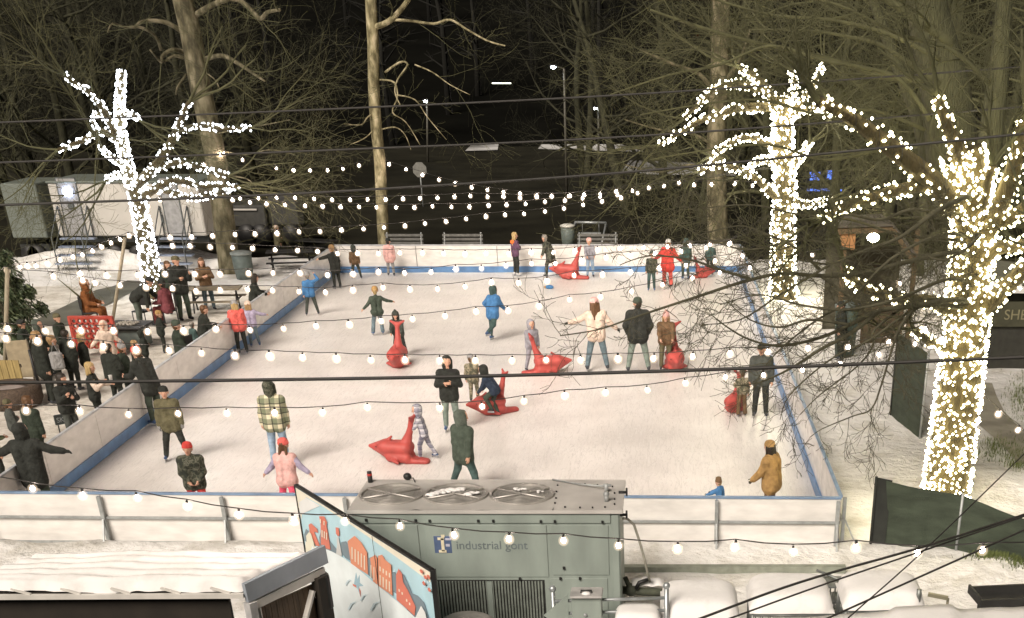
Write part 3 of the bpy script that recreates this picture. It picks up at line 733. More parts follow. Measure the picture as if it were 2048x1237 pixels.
zt = P(1174,1192,15.4).z
b = MB(); b.box((0,.12,zt/2), (.40,.26,zt-.02), 0, bev=.01); b.build('cabinet', M_CH, bx)
b = MB(); b.box((0,.1,zt+.0), (.43,.34,.03), 0, bev=.008); b.build('lid', mat('lid_grey', (.42,.41,.4), .5), bx)
b = MB(); b.tube([(-.07,.06,zt+.01),(-.07,.06,zt+.05),(.07,.06,zt+.05),(.07,.06,zt+.01)], .013, 6); b.build('handle', M_BLK, bx)
b = MB(); b.ball((0,.03,zt+.02), .06, 8, 5, 0, (1.1,.8,.4)); b.build('snow', M_CAP, bx)
b = MB(); b.lathe([(.026,0),(.026,.02),(.012,.025),(.001,.025)], (-.02,-.01,zt-.27), 10, axis=(0,-1,0)); b.build('lock', M_STEEL, bx)
b = MB(); t_ = P(1140,1237,15.5); b.prism([Vector((t_.x-.02,15.55,zt-.05)), Vector((t_.x-.02,15.55,zt-.65)), Vector((t_.x-.36,15.55,zt-.35)), Vector((t_.x-.36,15.55,zt-.65))][:3], (0,.02,0))
tag(b.build('gusset_plate', M_CH), 'triangular grey metal plate between the railing post and electric cabinet', 'plate')
b = MB(); c = P(935,1246,15.9); b.ball((c.x, c.y, c.z-.02), .40, 16, 8, 0, (1,.8,.36)); b.tube([(c.x,c.y,0),(c.x,c.y,c.z)], .3, 14)
tag(b.build('covered_drum', mat('drum_cover', (.5,.47,.44), .7)), 'pale rounded drum top in front of the corrugated coil', 'drum')

# ------------------------------------------------------------------ green fabric fences on the right
M_FAB = mat('fence_fabric', (.05,.066,.044), .85, var=.35, scale=2, bump=.5, bscale=30, stretch=(1,1,4))
M_FABD = mat('fence_fabric_dark', (.025,.028,.024), .85)
def fabric_fence(label, px, zt, drop=0, sag=.03):
    c = [G(*p) for p in px]; root = empty('fabric_fence', (c[0].x, c[0].y, 0)); tag(root, label, 'fence'); o = Vector(root.location)
    pts = []
    for i in range(len(c)-1):
        for k in range(12): pts.append(lerp(c[i], c[i+1], k/12)-o)
    pts.append(c[-1]-o); b = MB(); n = len(pts)-1
    def f(u, v):
        i = min(n-1, int(u*n)); p = lerp(pts[i], pts[i+1], u*n-i); wv = .05*math.sin(u*19+v*2)+.02*math.sin(u*61)
        return (p.x, p.y + wv*(.3+.7*(1-v)), .02 + (zt-.02 - drop*u - sag*math.sin(u*math.pi*(len(c)-1))**2)*v)
    b.grid(n*2, 8, f); fb = b.build('fabric', M_FAB, root)
    for i, q in enumerate(c):
        b = MB(); b.tube([(q.x-o.x, q.y-o.y-.04, -.1), (q.x-o.x, q.y-o.y-.04, zt+.04-drop*i/(len(c)-1))], .025, 8); b.build('post', M_FABD if i == 0 else M_STEEL, root)
    return root, o
fr, o = fabric_fence('sagging green fabric fence in front of the big lit tree at right', [(1740,1092),(1910,1108),(2090,1158)], 1.22, .34)
b = MB(); q0 = G(1740,1090)-o; q1 = G(1768,1092)-o; b.prism([q0+Vector((0,-.07,.0)), q1+Vector((0,-.07,.0)), q1+Vector((.03,-.07,1.2)), q0+Vector((0,-.07,1.24))], (0,.01,0)); b.build('rolled_end', M_FABD, fr)
fabric_fence('short dark green fabric fence panel beside the trunk of the big lit tree', [(1780,832),(1838,884)], 1.9, sag=0)
# ------------------------------------------------------------------ festoon strings
M_BULB = emit('bulb_glow', (1.0, .80, .69), 82.0)
M_SOCK = M_BLK
M_WIRE = mat('cable_black', (.03,.028,.025), .6)
def halo_mat():  # emissive volume globe added round each bulb to imitate its bloom halo
    m, nt, b_ = _new('bulb_halo_glow'); N = nt.nodes; L = nt.links; nt.nodes.remove(b_)
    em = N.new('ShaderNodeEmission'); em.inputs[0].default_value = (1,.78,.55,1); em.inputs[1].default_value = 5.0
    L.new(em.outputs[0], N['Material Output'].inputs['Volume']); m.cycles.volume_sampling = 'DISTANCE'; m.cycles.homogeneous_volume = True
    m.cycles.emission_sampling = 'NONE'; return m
M_HALO = halo_mat()
def bulb_mesh():
    b = MB(); b.lathe([(.001,-.046),(.018,-.043),(.033,-.028),(.038,-.008),(.033,.014),(.022,.032),(.014,.046)], (0,0,0), 10, 0)
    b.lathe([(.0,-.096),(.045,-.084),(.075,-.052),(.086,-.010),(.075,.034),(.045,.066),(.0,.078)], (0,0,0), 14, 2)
    b.lathe([(.020,.046),(.021,.085),(.012,.098),(.001,.10)], (0,0,0), 8, 1)
    return b.mesh('bulb', [M_BULB, M_SOCK, M_HALO])
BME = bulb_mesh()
def string_lights(label, px, y0=None, y1=None, zt=3.2, pre=None, post=None, sc=1.0, wire=True):
    def yz(p): return G(p[0], p[1], zt).y
    if y0 is None: y0 = yz(px[0])
    if y1 is None: y1 = yz(px[-1])
    n = len(px); xa, xb = px[0][0], px[-1][0]
    Q = [P(x, y, lerp(y0, y1, (x-xa)/(xb-xa))) for x, y in px]
    root = empty('string_lights', Q[0]); tag(root, label, 'string lights', 'warm bulb strings over the rink'); o = Vector(root.location)
    pts = []
    if pre: pts.append(P(pre[0], pre[1], y0) - o)
    for i, q in enumerate(Q):
        c = q + Vector((0,0,.10*sc)) - o
        if pts and i:
            pts.append(lerp(pts[-1], c, .5) + Vector((0,0,-.012)))
        pts.append(c)
    if post: pts.append(P(post[0], post[1], y1) - o)
    b = MB(); b.tube(pts, .0075, 4); b.build('cable', M_WIRE, root)
    for q in Q:
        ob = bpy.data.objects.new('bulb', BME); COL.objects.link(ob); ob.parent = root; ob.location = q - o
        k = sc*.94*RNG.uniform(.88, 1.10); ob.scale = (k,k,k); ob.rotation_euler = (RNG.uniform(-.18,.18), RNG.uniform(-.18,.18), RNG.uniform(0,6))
    return root
def fill(pts, step):
    """bulb positions every step px along a polyline in the photograph"""
    out = []; acc = 0
    for (x0, y0), (x1, y1) in zip(pts, pts[1:]):
        L_ = math.hypot(x1-x0, y1-y0)
        while acc <= L_: t = acc/L_; out.append((x0+(x1-x0)*t, y0+(y1-y0)*t)); acc += step
        acc -= L_
    return out
string_lights('string of warm bulbs closest to the camera, crossing in front of the grey refrigeration unit',
  [(65,977),(165,990),(275,995),(375,1012),(478,1030),(588,1040),(690,1042),(800,1052),(908,1070),(1018,1078),(1127,1081),(1237,1091),(1355,1097),(1470,1093),(1587,1103),(1712,1095),(1835,1106),(1965,1100)], pre=(-60,945), post=(2090,1085), zt=3.3, sc=.76)
string_lights('second string of warm bulbs from the camera, over the plaid jacket skater',
  [(52,821),(159,822),(257,829),(356,827),(454,826),(549,826),(645,825),(735,815),(880,816),(964,813),(1048,802),(1130,791),(1211,785),(1295,780),(1371,766),(1451,755),(1527,751),(1605,740),(1681,728),(1758,710),(1830,688)], pre=(-40,815), post=(1890,665), sc=.85)
string_lights('third string of warm bulbs from the camera, level across the middle of the ice',
  [(12,677),(75,682),(142,688),(207,693),(272,700),(338,701),(403,706),(470,711),(540,712),(605,715),(673,717),(742,720),(810,720),(880,721),(950,721),(1024,721),(1092,720),(1162,720),(1236,718),(1307,717),(1385,713),(1460,707),(1536,704),(1616,697),(1696,694),(1778,684),(1850,660)], pre=(-30,668), post=(1900,640))
string_lights('fourth string of warm bulbs from the camera, just below the blue coat skater',
  [(15,658),(90,662),(162,661),(227,661),(295,663),(367,662),(432,658),(500,660),(567,657),(632,652),(699,649),(762,642),(825,638),(890,632),(952,623),(1016,621),(1078,612),(1139,599),(1201,594),(1263,583),(1325,570),(1385,556),(1440,545),(1500,536),(1560,524),(1625,510)], pre=(-30,650), post=(1700,490))
string_lights('fifth string of warm bulbs from the camera, dipping by the tan hat skater at left',
  [(107,553),(165,561),(190,566),(240,571),(292,575),(345,577),(392,582),(440,580),(495,579),(545,581),(598,583),(651,585),(706,580),(766,575),(820,579),(875,578),(930,573),(983,565),(1037,566),(1094,562),(1148,551),(1205,549),(1261,544),(1318,537),(1372,531),(1430,522),(1485,512)], pre=(40,540), post=(1560,470))
string_lights('sixth string of warm bulbs, hanging along the blue kick strip of the far board',
  [(160,548),(213,551),(275,550),(330,548),(390,548),(440,548),(497,547),(546,546),(600,546),(655,550),(706,548),(757,544),(809,546),(862,544),(912,538),(963,537),(1012,532),(1063,527),(1111,527),(1164,522),(1212,515),(1261,512),(1310,508),(1362,503),(1412,496),(1458,489)], pre=(15,538), post=(1550,420))
string_lights('seventh string of warm bulbs from the camera, level in front of the white far board',
  [(345,492),(380,492),(420,494),(465,495),(505,497),(550,500),(595,501),(635,503),(675,507),(715,507),(757,507),(800,506),(845,506),(887,507),(930,508),(972,507),(1018,507),(1062,505),(1107,505),(1150,502),(1195,500),(1240,497),(1287,496),(1335,494),(1380,491),(1420,489),(1460,487)], pre=(248,478), post=(1560,440), sc=.95)
string_lights('eighth string of warm bulbs from the camera, rising to the right above the far board',
  [(340,475),(383,474),(425,472),(470,469),(510,468),(554,467),(598,464),(640,463),(683,460),(727,458),(768,455),(810,452),(850,447),(892,443),(932,438),(972,433),(1010,430),(1048,428),(1090,423),(1128,417),(1166,410),(1204,403),(1242,396)], pre=(290,480), post=(1560,330), sc=1.0)
string_lights('lower of two close strings of warm bulbs over the dark road',
  [(500,405),(533,408),(570,410),(610,412),(645,413),(681,414),(718,414),(753,415),(792,415),(829,415),(865,413),(903,414),(939,414),(977,411),(1013,410),(1051,408),(1090,404),(1130,401),(1165,397),(1200,394),(1235,390),(1275,386)], pre=(445,398), post=(1560,330), sc=1.0)
string_lights('upper of two close strings of warm bulbs over the dark road',
  [(465,400),(480,397),(517,397),(553,396),(590,396),(628,398),(664,400),(700,400),(735,399),(771,399),(806,398),(840,397),(875,396),(909,394),(941,392),(975,394),(1007,393),(1040,396),(1073,394),(1103,393),(1140,392)], pre=(440,395), post=(1560,335), sc=1.0)
string_lights('short swag of warm bulbs between the two pale plane trunks at back',
  [(448,308),(485,320),(553,337),(587,341),(620,341),(655,341),(686,338),(718,331)], y0=G(455,548).y-.5, y1=G(767,503).y-.4, pre=(425,295), post=(748,318), sc=1.1)
string_lights('long swag of warm bulbs from the middle pale trunk to a lit tree',
  [(778,329),(812,339),(845,350),(878,360),(910,368),(943,375),(975,380),(1007,385),(1040,388),(1073,391),(1104,393),(1137,393),(1168,390),(1200,388),(1232,383),(1265,382),(1298,376),(1328,372),(1358,366),(1388,370),(1423,369),(1470,368),(1505,371),(1545,372),(1590,376)], y0=G(767,503).y-.4, y1=G(1565,600).y-.3, pre=(768,318), post=(1610,385), sc=1.1)
string_lights('close-set string of warm bulbs running back from the left edge pole',
  [(14,541),(40,535),(55,533),(72,532),(95,527),(120,520),(146,514),(165,510),(185,502),(203,494),(222,486),(240,479),(258,472)], y0=33.4, y1=41.0, pre=(-40,575), post=(268,468), sc=1.05)
string_lights('few warm bulbs climbing from the trailer to the left pale plane trunk',
  [(330,474),(296,413),(320,400),(345,388),(378,358),(408,330),(440,310)][1:], y0=44.0, y1=G(455,548).y-.6, pre=(268,468), post=(430,300), sc=1.1)
string_lights('short curved string of warm bulbs on the front of the orange booth',
  [(1670,478),(1685,488),(1700,528),(1718,543),(1728,552),(1745,562),(1763,568),(1778,570),(1800,567)][2:], y0=G(1680,640).y-.2, y1=G(1800,660).y-.3, pre=(1690,512), post=(1812,590), sc=1.05)
string_lights('slanting string of warm bulbs over the dark path at the right edge',
  [(1910,748),(1938,770),(1960,792),(1997,828),(2036,860)], y0=23.5, y1=21.0, pre=(1895,730), post=(2070,885), sc=.9)
# the bright lamp in the booth
LAMP = MB(); c = P(1746,476,G(1700,640).y+.6); LAMP.ball(c, .16, 12, 8, 0, (1.2,1,.8)); tag(LAMP.build('lamp', emit('lamp_glow', (1,.8,.55), 90)), 'round white lamp glowing under the booth roof', 'lamp')

# ------------------------------------------------------------------ overhead cables
def cable(label, px, Y, r, grp='black utility cables', m=None):
    (xa, ya), (xb, yb) = px[0], px[1]; (xc, yc), (xd, yd) = px[-2], px[-1]; k0 = 420/math.hypot(xb-xa, yb-ya); k1 = 420/math.hypot(xd-xc, yd-yc)
    px = [(xa-(xb-xa)*k0, ya-(yb-ya)*k0)] + px + [(xd+(xd-xc)*k1, yd+(yd-yc)*k1)]; Y = [Y[0]-(Y[1]-Y[0])*k0] + Y + [Y[-1]+(Y[-1]-Y[-2])*k1]
    b = MB(); pts = []
    Q = [(P(x, y, yy)) for (x, y), yy in zip(px, Y)]
    # smooth through points
    for i in range(len(Q)-1):
        p0 = Q[max(i-1,0)]; p1 = Q[i]; p2 = Q[i+1]; p3 = Q[min(i+2,len(Q)-1)]
        for k in range(8):
            t = k/8; pts.append(.5*((2*p1)+(p2-p0)*t+(2*p0-5*p1+4*p2-p3)*t*t+(3*p1-p0-3*p2+p3)*t**3))
    pts.append(Q[-1]); o = pts[0].copy(); b.tube([p-o for p in pts], r, 6)
    ob = b.build('utility_cable', m or M_WIRE, None, o); return tag(ob, label, 'cable', grp)
cable('thick black cable crossing the whole rink just above the plaid jacket skater', [(-40,766),(300,763),(900,754),(1500,737),(2090,713)], [11.5,11.3,11,10.8,10.6], .015)
cable('topmost of the thin cables over the dark road', [(-40,247),(650,219),(1300,187),(2090,131)], [24,24,23,22], .016)
cable('middle one of the thin cables over the dark road', [(-40,327),(650,301),(1300,271),(2090,211)], [24,24,23,22], .017)
cable('lowest of the cables over the dark road, passing across the white trailer', [(-40,412),(430,395),(780,377),(1300,341),(2090,264)], [22,22,22,21,20], .020)
cable('upper one of a pair of black cables rising over the carts', [(1380,1245),(1600,1165),(1860,1090),(2090,1016)], [9.5,10,10.6,11.3], .011, 'black cables at lower right')
cable('lower one of a pair of black cables rising over the carts', [(1425,1250),(1640,1172),(1852,1100)], [9.5,10,10.6], .008, 'black cables at lower right')
cable('single black cable below the pair, rising past the snow ledge', [(1600,1262),(1800,1172),(2090,1042)], [9.5,10,11], .009, 'black cables at lower right')
cable('thin cable climbing steeply to the right edge across the green fence', [(1672,1258),(1858,1092),(2090,868)], [9.5,10.6,12.5], .007, 'black cables at lower right')
# ------------------------------------------------------------------ trees
M_BARK = mat('bark_olive', (.08,.081,.04), .9, var=.4, scale=10, stretch=(3,3,.4), bump=.9, bscale=14)
M_TWIG = mat('twig_olive', (.095,.095,.045), .9, var=.3, scale=3)
M_TWIGD = mat('twig_dark', (.075,.07,.042), .9, var=.3, scale=3)
M_DTWIG = mat('twig_dim_lit', (.034,.034,.017), .9, var=.3, scale=3); M_DBARK = mat('bark_dim_lit', (.04,.04,.02), .9, var=.4, scale=6, bump=.6, bscale=10)  # darker copies, the weak light on left and distant trees put into the colour
M_BARKY = mat('bark_gold_lit', (.075,.058,.023), .9, var=.35, scale=9, stretch=(3,3,.35), bump=.9, bscale=12)  # golden fairy light on the bark put into its colour
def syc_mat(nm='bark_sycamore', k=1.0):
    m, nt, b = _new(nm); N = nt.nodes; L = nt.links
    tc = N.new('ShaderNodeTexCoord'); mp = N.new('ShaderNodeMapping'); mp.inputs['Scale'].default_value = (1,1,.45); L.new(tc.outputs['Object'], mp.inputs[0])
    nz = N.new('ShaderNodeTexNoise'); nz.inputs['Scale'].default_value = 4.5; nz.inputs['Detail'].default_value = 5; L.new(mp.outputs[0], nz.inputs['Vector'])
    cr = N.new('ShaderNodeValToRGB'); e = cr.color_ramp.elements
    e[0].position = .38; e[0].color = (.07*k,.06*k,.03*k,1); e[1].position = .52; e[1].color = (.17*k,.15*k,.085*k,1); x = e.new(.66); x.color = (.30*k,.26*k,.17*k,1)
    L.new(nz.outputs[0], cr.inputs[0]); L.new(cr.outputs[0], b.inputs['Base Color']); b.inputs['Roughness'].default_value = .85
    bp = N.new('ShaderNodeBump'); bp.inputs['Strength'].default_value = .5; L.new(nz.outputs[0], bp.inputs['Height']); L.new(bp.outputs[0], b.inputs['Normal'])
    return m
M_SYC = syc_mat('bark_sycamore_shaded', .7); M_SYCP = syc_mat('bark_sycamore_lit', 1.7)  # dim and bulb-lit tones of one bark put into the colour
def smooth(Q, k=5):
    pts = []
    for i in range(len(Q)-1):
        p0 = Q[max(i-1,0)]; p1 = Q[i]; p2 = Q[i+1]; p3 = Q[min(i+2,len(Q)-1)]
        for j in range(k):
            t = j/k; pts.append(.5*((2*p1)+(p2-p0)*t+(2*p0-5*p1+4*p2-p3)*t*t+(3*p1-p0-3*p2+p3)*t**3))
    pts.append(Q[-1]); return pts
def rdir(rg):
    while True:
        v = Vector((rg.uniform(-1,1), rg.uniform(-1,1), rg.uniform(-1,1)))
        if .05 < v.length < 1: return v.normalized()
def grow(mb, p, d, L_, r, lev, mx, rg, up=.08, wander=.22, kids=(5,5,4,3), spread=(.5,1.1), shrink=(.45,.75), taper=.35):
    n = 6 if lev == 0 else (5 if lev < 3 else 3); pts = [p.copy()]; rad = [r]; d = d.copy()
    for i in range(n):
        d = (d + rdir(rg)*wander + Vector((0,0,up))).normalized(); p = p + d*L_/n
        pts.append(p.copy()); rad.append(max(.004, r*lerp(1, taper, (i+1)/n)))
    mb.tube(pts, rad, 8 if lev == 0 else (5 if lev == 1 else 3), 0 if lev < 1 else 0, caps=False)
    if lev >= mx: return
    for k in range(kids[min(lev, len(kids)-1)]):
        f = rg.uniform(.25, 1.0); i = min(n-1, int(f*n)); q = lerp(pts[i], pts[i+1], f*n-i); rr = lerp(rad[i], rad[i+1], .5)
        a = rg.uniform(*spread); dd = (pts[i+1]-pts[i]).normalized(); ax = dd.cross(rdir(rg)).normalized()
        cd = Matrix.Rotation(a, 3, ax) @ dd
        grow(mb, q, cd, L_*rg.uniform(*shrink), rr*rg.uniform(.45,.65), lev+1, mx, rg, up*.6, wander*1.15, kids, spread, shrink, taper)
def sprout(mb, pts, r0, rg, dens=1.0, L0=1.4, mx=2, flat=0.6):
    """side twigs along a limb"""
    acc = 0
    for i in range(1, len(pts)):
        seg = (pts[i]-pts[i-1]); acc += seg.length*dens
        while acc > 1:
            acc -= 1; q = lerp(pts[i-1], pts[i], rg.random()); dd = seg.normalized(); ax = dd.cross(rdir(rg)).normalized()
            cd = Matrix.Rotation(rg.uniform(.5,1.2), 3, ax) @ dd; cd.y *= flat; cd.normalize()
            grow(mb, q, cd, L0*rg.uniform(.5,1.2), r0*rg.uniform(.6,1), 1, 1+mx, rg, 0.0, .3, (4,4,3,3), (.4,1.0), (.4,.7))
def fairy(label, limbs, n_total, r, yoff, seed, tight=.03, glow=None):
    """limbs: list of (pts, r0, r1, weight)"""
    rg = random.Random(seed); root = empty('fairy_lights', limbs[0][0][0]); tag(root, label, 'fairy lights', 'fairy lights wound on tree limbs'); o = Vector(root.location)
    me = MB(); me.add([(1,0,0),(-1,0,0),(0,1,0),(0,-1,0),(0,0,1),(0,0,-1)], [(0,2,4),(2,1,4),(1,3,4),(3,0,4),(2,0,5),(1,2,5),(3,1,5),(0,3,5)], 0, True)
    glow = glow or M_FAIRY; ME = me.mesh('bulb', glow); spots = []; wire = MB()
    tot = sum(w for *_, w in limbs)
    for pts, r0, r1, w in limbs:
        L_ = [0]
        for a, b_ in zip(pts, pts[1:]): L_.append(L_[-1] + (b_-a).length)
        k = int(n_total*w/tot)
        ph = rg.uniform(0, 6); turns = max(2, L_[-1]/.5); wp = []
        for j in range(k):
            f = (j + rg.uniform(0,1))/k; s_ = f*L_[-1]; i = 0
            while i < len(L_)-2 and L_[i+1] < s_: i += 1
            t = (s_-L_[i])/max(1e-6, L_[i+1]-L_[i]); c = lerp(pts[i], pts[i+1], t); d = (pts[i+1]-pts[i]).normalized()
            u = d.orthogonal().normalized(); v = d.cross(u); a = rg.uniform(0, 2*math.pi); rr = lerp(r0, r1, f**.8)*(1 + .35*max(0, 1-f*9)*(len(pts) > 22)) + r*.5 + tight*rg.uniform(.2,1.0)
            spots.append(c + (u*math.cos(a)+v*math.sin(a))*rr - o)
        m = int(turns*10)
        for j in range(m+1):
            f = j/m; s_ = f*L_[-1]; i = 0
            while i < len(L_)-2 and L_[i+1] < s_: i += 1
            t = (s_-L_[i])/max(1e-6, L_[i+1]-L_[i]); c = lerp(pts[i], pts[i+1], t); d = (pts[i+1]-pts[i]).normalized()
            u = d.orthogonal().normalized(); v = d.cross(u); a = ph + f*turns*2*math.pi
            wp.append(c + (u*math.cos(a)+v*math.sin(a))*(lerp(r0, r1, f)+.012) - o)
        wire.tube(wp, .006, 3, caps=False)
    wire.build('wire', M_WIRE, root)
    spots.sort(key=lambda q: (q+o - Vector((0,0,CH))).length)
    for q in spots[:100]:
        ob = bpy.data.objects.new('bulb', ME); COL.objects.link(ob); ob.parent = root; ob.location = q; k = r*rg.uniform(.9,1.3); ob.scale = (k,k,k)
    rest = MB(); V = me.v; Fc = me.f
    for q in spots[100:]:
        k = r*rg.uniform(.75,1.3); rest.add([q + Vector(v)*k for v in V], Fc, 0, True)
    ro = rest.build('bulb', glow, root); ro['kind'] = 'stuff'
    return root
M_FAIRY = emit('fairy_glow_white', (.92, .97, 1.0), 7.0); M_FAIRYW = emit('fairy_glow_warm', (1.0, .90, .54), 15.0); M_FAIRYM = emit('fairy_glow_soft', (1.0, .93, .66), 18.0)

def lit_tree(label, base_px, Y, trunk_px, r0, r1, limbs, bark, twigseed, crown_n=10, crown_len=3.0, crown_r=.03):
    base = G(*base_px); root = empty('lit_tree', base); tag(root, label, 'tree'); o = Vector(root.location)
    tp = [P(x, y, Y) for x, y in trunk_px]; tp[0].z = -.1; tp = smooth(tp, 4)
    b = MB(); n = len(tp); rad = [lerp(r0, r1, (i/(n-1))**.8) * (1.35 if i == 0 else (1.15 if i == 1 else 1)) for i in range(n)]
    b.tube([p-o for p in tp], rad, 14); b.build('trunk', bark, root)
    LB = [(tp, r0, r1, 0)]; rg = random.Random(twigseed); cr = MB(); out = []
    for px, ra, rb, dy in limbs:
        Q = [P(x, y, Y + dy*k/(len(px)-1)) for k, (x, y) in enumerate(px)]; Q = smooth(Q, 4); m = len(Q)
        lb = MB(); lb.tube([q-o for q in Q], [lerp(ra, rb, k/(m-1)) for k in range(m)], 7); lb.build('limb', bark, root)
        out.append((Q, ra, rb)); sprout(cr, [q-o for q in Q], max(.008, rb*.45), rg, crown_n/10, crown_len*.45, 2, 1)
        d = (Q[-1]-Q[-2]).normalized()
        for k in range(3):
            dd = (d + rdir(rg)*.5).normalized(); grow(cr, Q[-1]-o, dd, crown_len, max(.012, rb*.7), 1, 4, rg, .05, .2, (5,5,4,3))
    if cr.f: cr.build('crown', M_TWIG, root)
    return tp, out

# --- left lit tree
YL = G(308,596).y
tp, lm = lit_tree('leaning tree at left wound with white fairy lights, behind the seated people', (308,596), YL,
  [(310,600),(298,520),(287,460),(274,400),(258,345),(243,280),(240,210),(243,140)], .33, .08,
  [([(246,300),(215,235),(185,190),(155,170),(130,150)], .13, .06, -1.0), ([(243,285),(200,262),(165,282),(116,300)], .12, .05, -.5), ([(240,232),(262,228),(280,242)], .10, .05, -.5),
   ([(268,375),(318,325),(350,270),(365,235),(378,205)], .17, .07, -.8), ([(352,262),(400,252),(450,258),(502,256)], .09, .04, -.8), ([(300,345),(355,325),(410,340),(456,352)], .11, .05, -1.2),
   ([(285,395),(345,362),(400,372),(476,372)], .13, .05, -1.0), ([(310,375),(380,395),(430,388),(470,375)], .10, .05, -.6), ([(250,330),(215,310),(202,292)], .10, .05, -.5),
   ([(240,262),(198,228),(185,240),(195,262)], .08, .04, -.7), ([(262,352),(225,352),(212,362)], .09, .05, -.6)], M_BARKY, 11, 6, 2.6)
fairy('white fairy lights wound round the leaning tree at left beside the trailer', [(tp, .35, .09, 14)] + [(q, a, b_, 1.0 + .4*(len(q) > 14)) for q, a, b_ in lm], 1800, .034, 0, 21)
# --- middle-right lit tree
YM = G(1565,602).y
tp, lm = lit_tree('upright tree wound with white fairy lights behind the right end of the far board', (1565,602), YM,
  [(1566,605),(1566,540),(1566,460),(1570,380),(1566,300),(1565,235),(1560,190)], .40, .26,
  [([(1562,240),(1535,180),(1505,150),(1480,135)], .15, .07, -1), ([(1575,240),(1605,200),(1628,165),(1648,130)], .13, .05, -1), ([(1555,215),(1490,215),(1440,228),(1395,245),(1318,292)], .14, .05, -2),
   ([(1552,195),(1490,170),(1435,175),(1400,205),(1368,238)], .12, .05, -2), ([(1558,300),(1500,275),(1455,290),(1420,312)], .11, .05, -1.5), ([(1576,345),(1600,315),(1620,285)], .12, .06, -1),
   ([(1562,405),(1500,350),(1440,330),(1395,345)], .12, .05, -2), ([(1570,205),(1590,175),(1582,140)], .10, .05, -1), ([(1575,230),(1640,215),(1655,240)], .10, .05, -1.5), ([(1560,330),(1520,320),(1492,345)], .1, .05, -1.5),
   ([(1570,390),(1610,410),(1660,400)], .1, .05, -1.5)], M_BARKY, 12, 6, 2.6)
fairy('white fairy lights wound round the upright tree behind the right end of the far board', [(tp, .42, .28, 12)] + [(q, a, b_, 1.1) for q, a, b_ in lm], 1900, .033, 0, 22, .06, M_FAIRYM)
# --- big right lit tree
YB = G(1885,1060).y
tp, lm = lit_tree('massive leaning tree at right wound with golden-white fairy lights, nearest of the lit trees', (1885,1060), YB,
  [(1882,1066),(1895,960),(1908,860),(1920,760),(1932,660),(1940,560),(1945,460),(1938,380),(1925,300)], .41, .30,
  [([(1935,400),(1925,320),(1898,260),(1872,190)], .17, .06, -.6), ([(1930,440),(1880,375),(1812,318),(1752,272),(1690,228),(1636,203)], .19, .07, -1.4), ([(1925,400),(1860,372),(1780,385),(1700,410),(1640,440)], .12, .05, -1.0),
   ([(1950,500),(1985,440),(2020,360),(2052,240)], .20, .10, -.6), ([(1935,640),(1870,605),(1800,598),(1720,572),(1690,540)], .13, .05, -1.0), ([(1945,640),(2000,585),(2060,530)], .16, .12, -.8),
   ([(1950,560),(1990,500),(2070,490)], .13, .09, -.5), ([(1935,700),(1870,690),(1830,660)], .10, .05, -.8), ([(1960,430),(2010,440),(2070,400)], .13, .09, -.4), ([(1942,480),(1960,420),(1985,330)], .14, .06, -.5)],
   M_BARKY, 13, 3, 1.2)
fairy('golden-white fairy lights wound round the massive leaning tree at right', [(tp, .42, .31, 36)] + [(q, a, b_, 1.6) for q, a, b_ in lm], 3500, .0205, 0, 23, .05, M_FAIRYW)
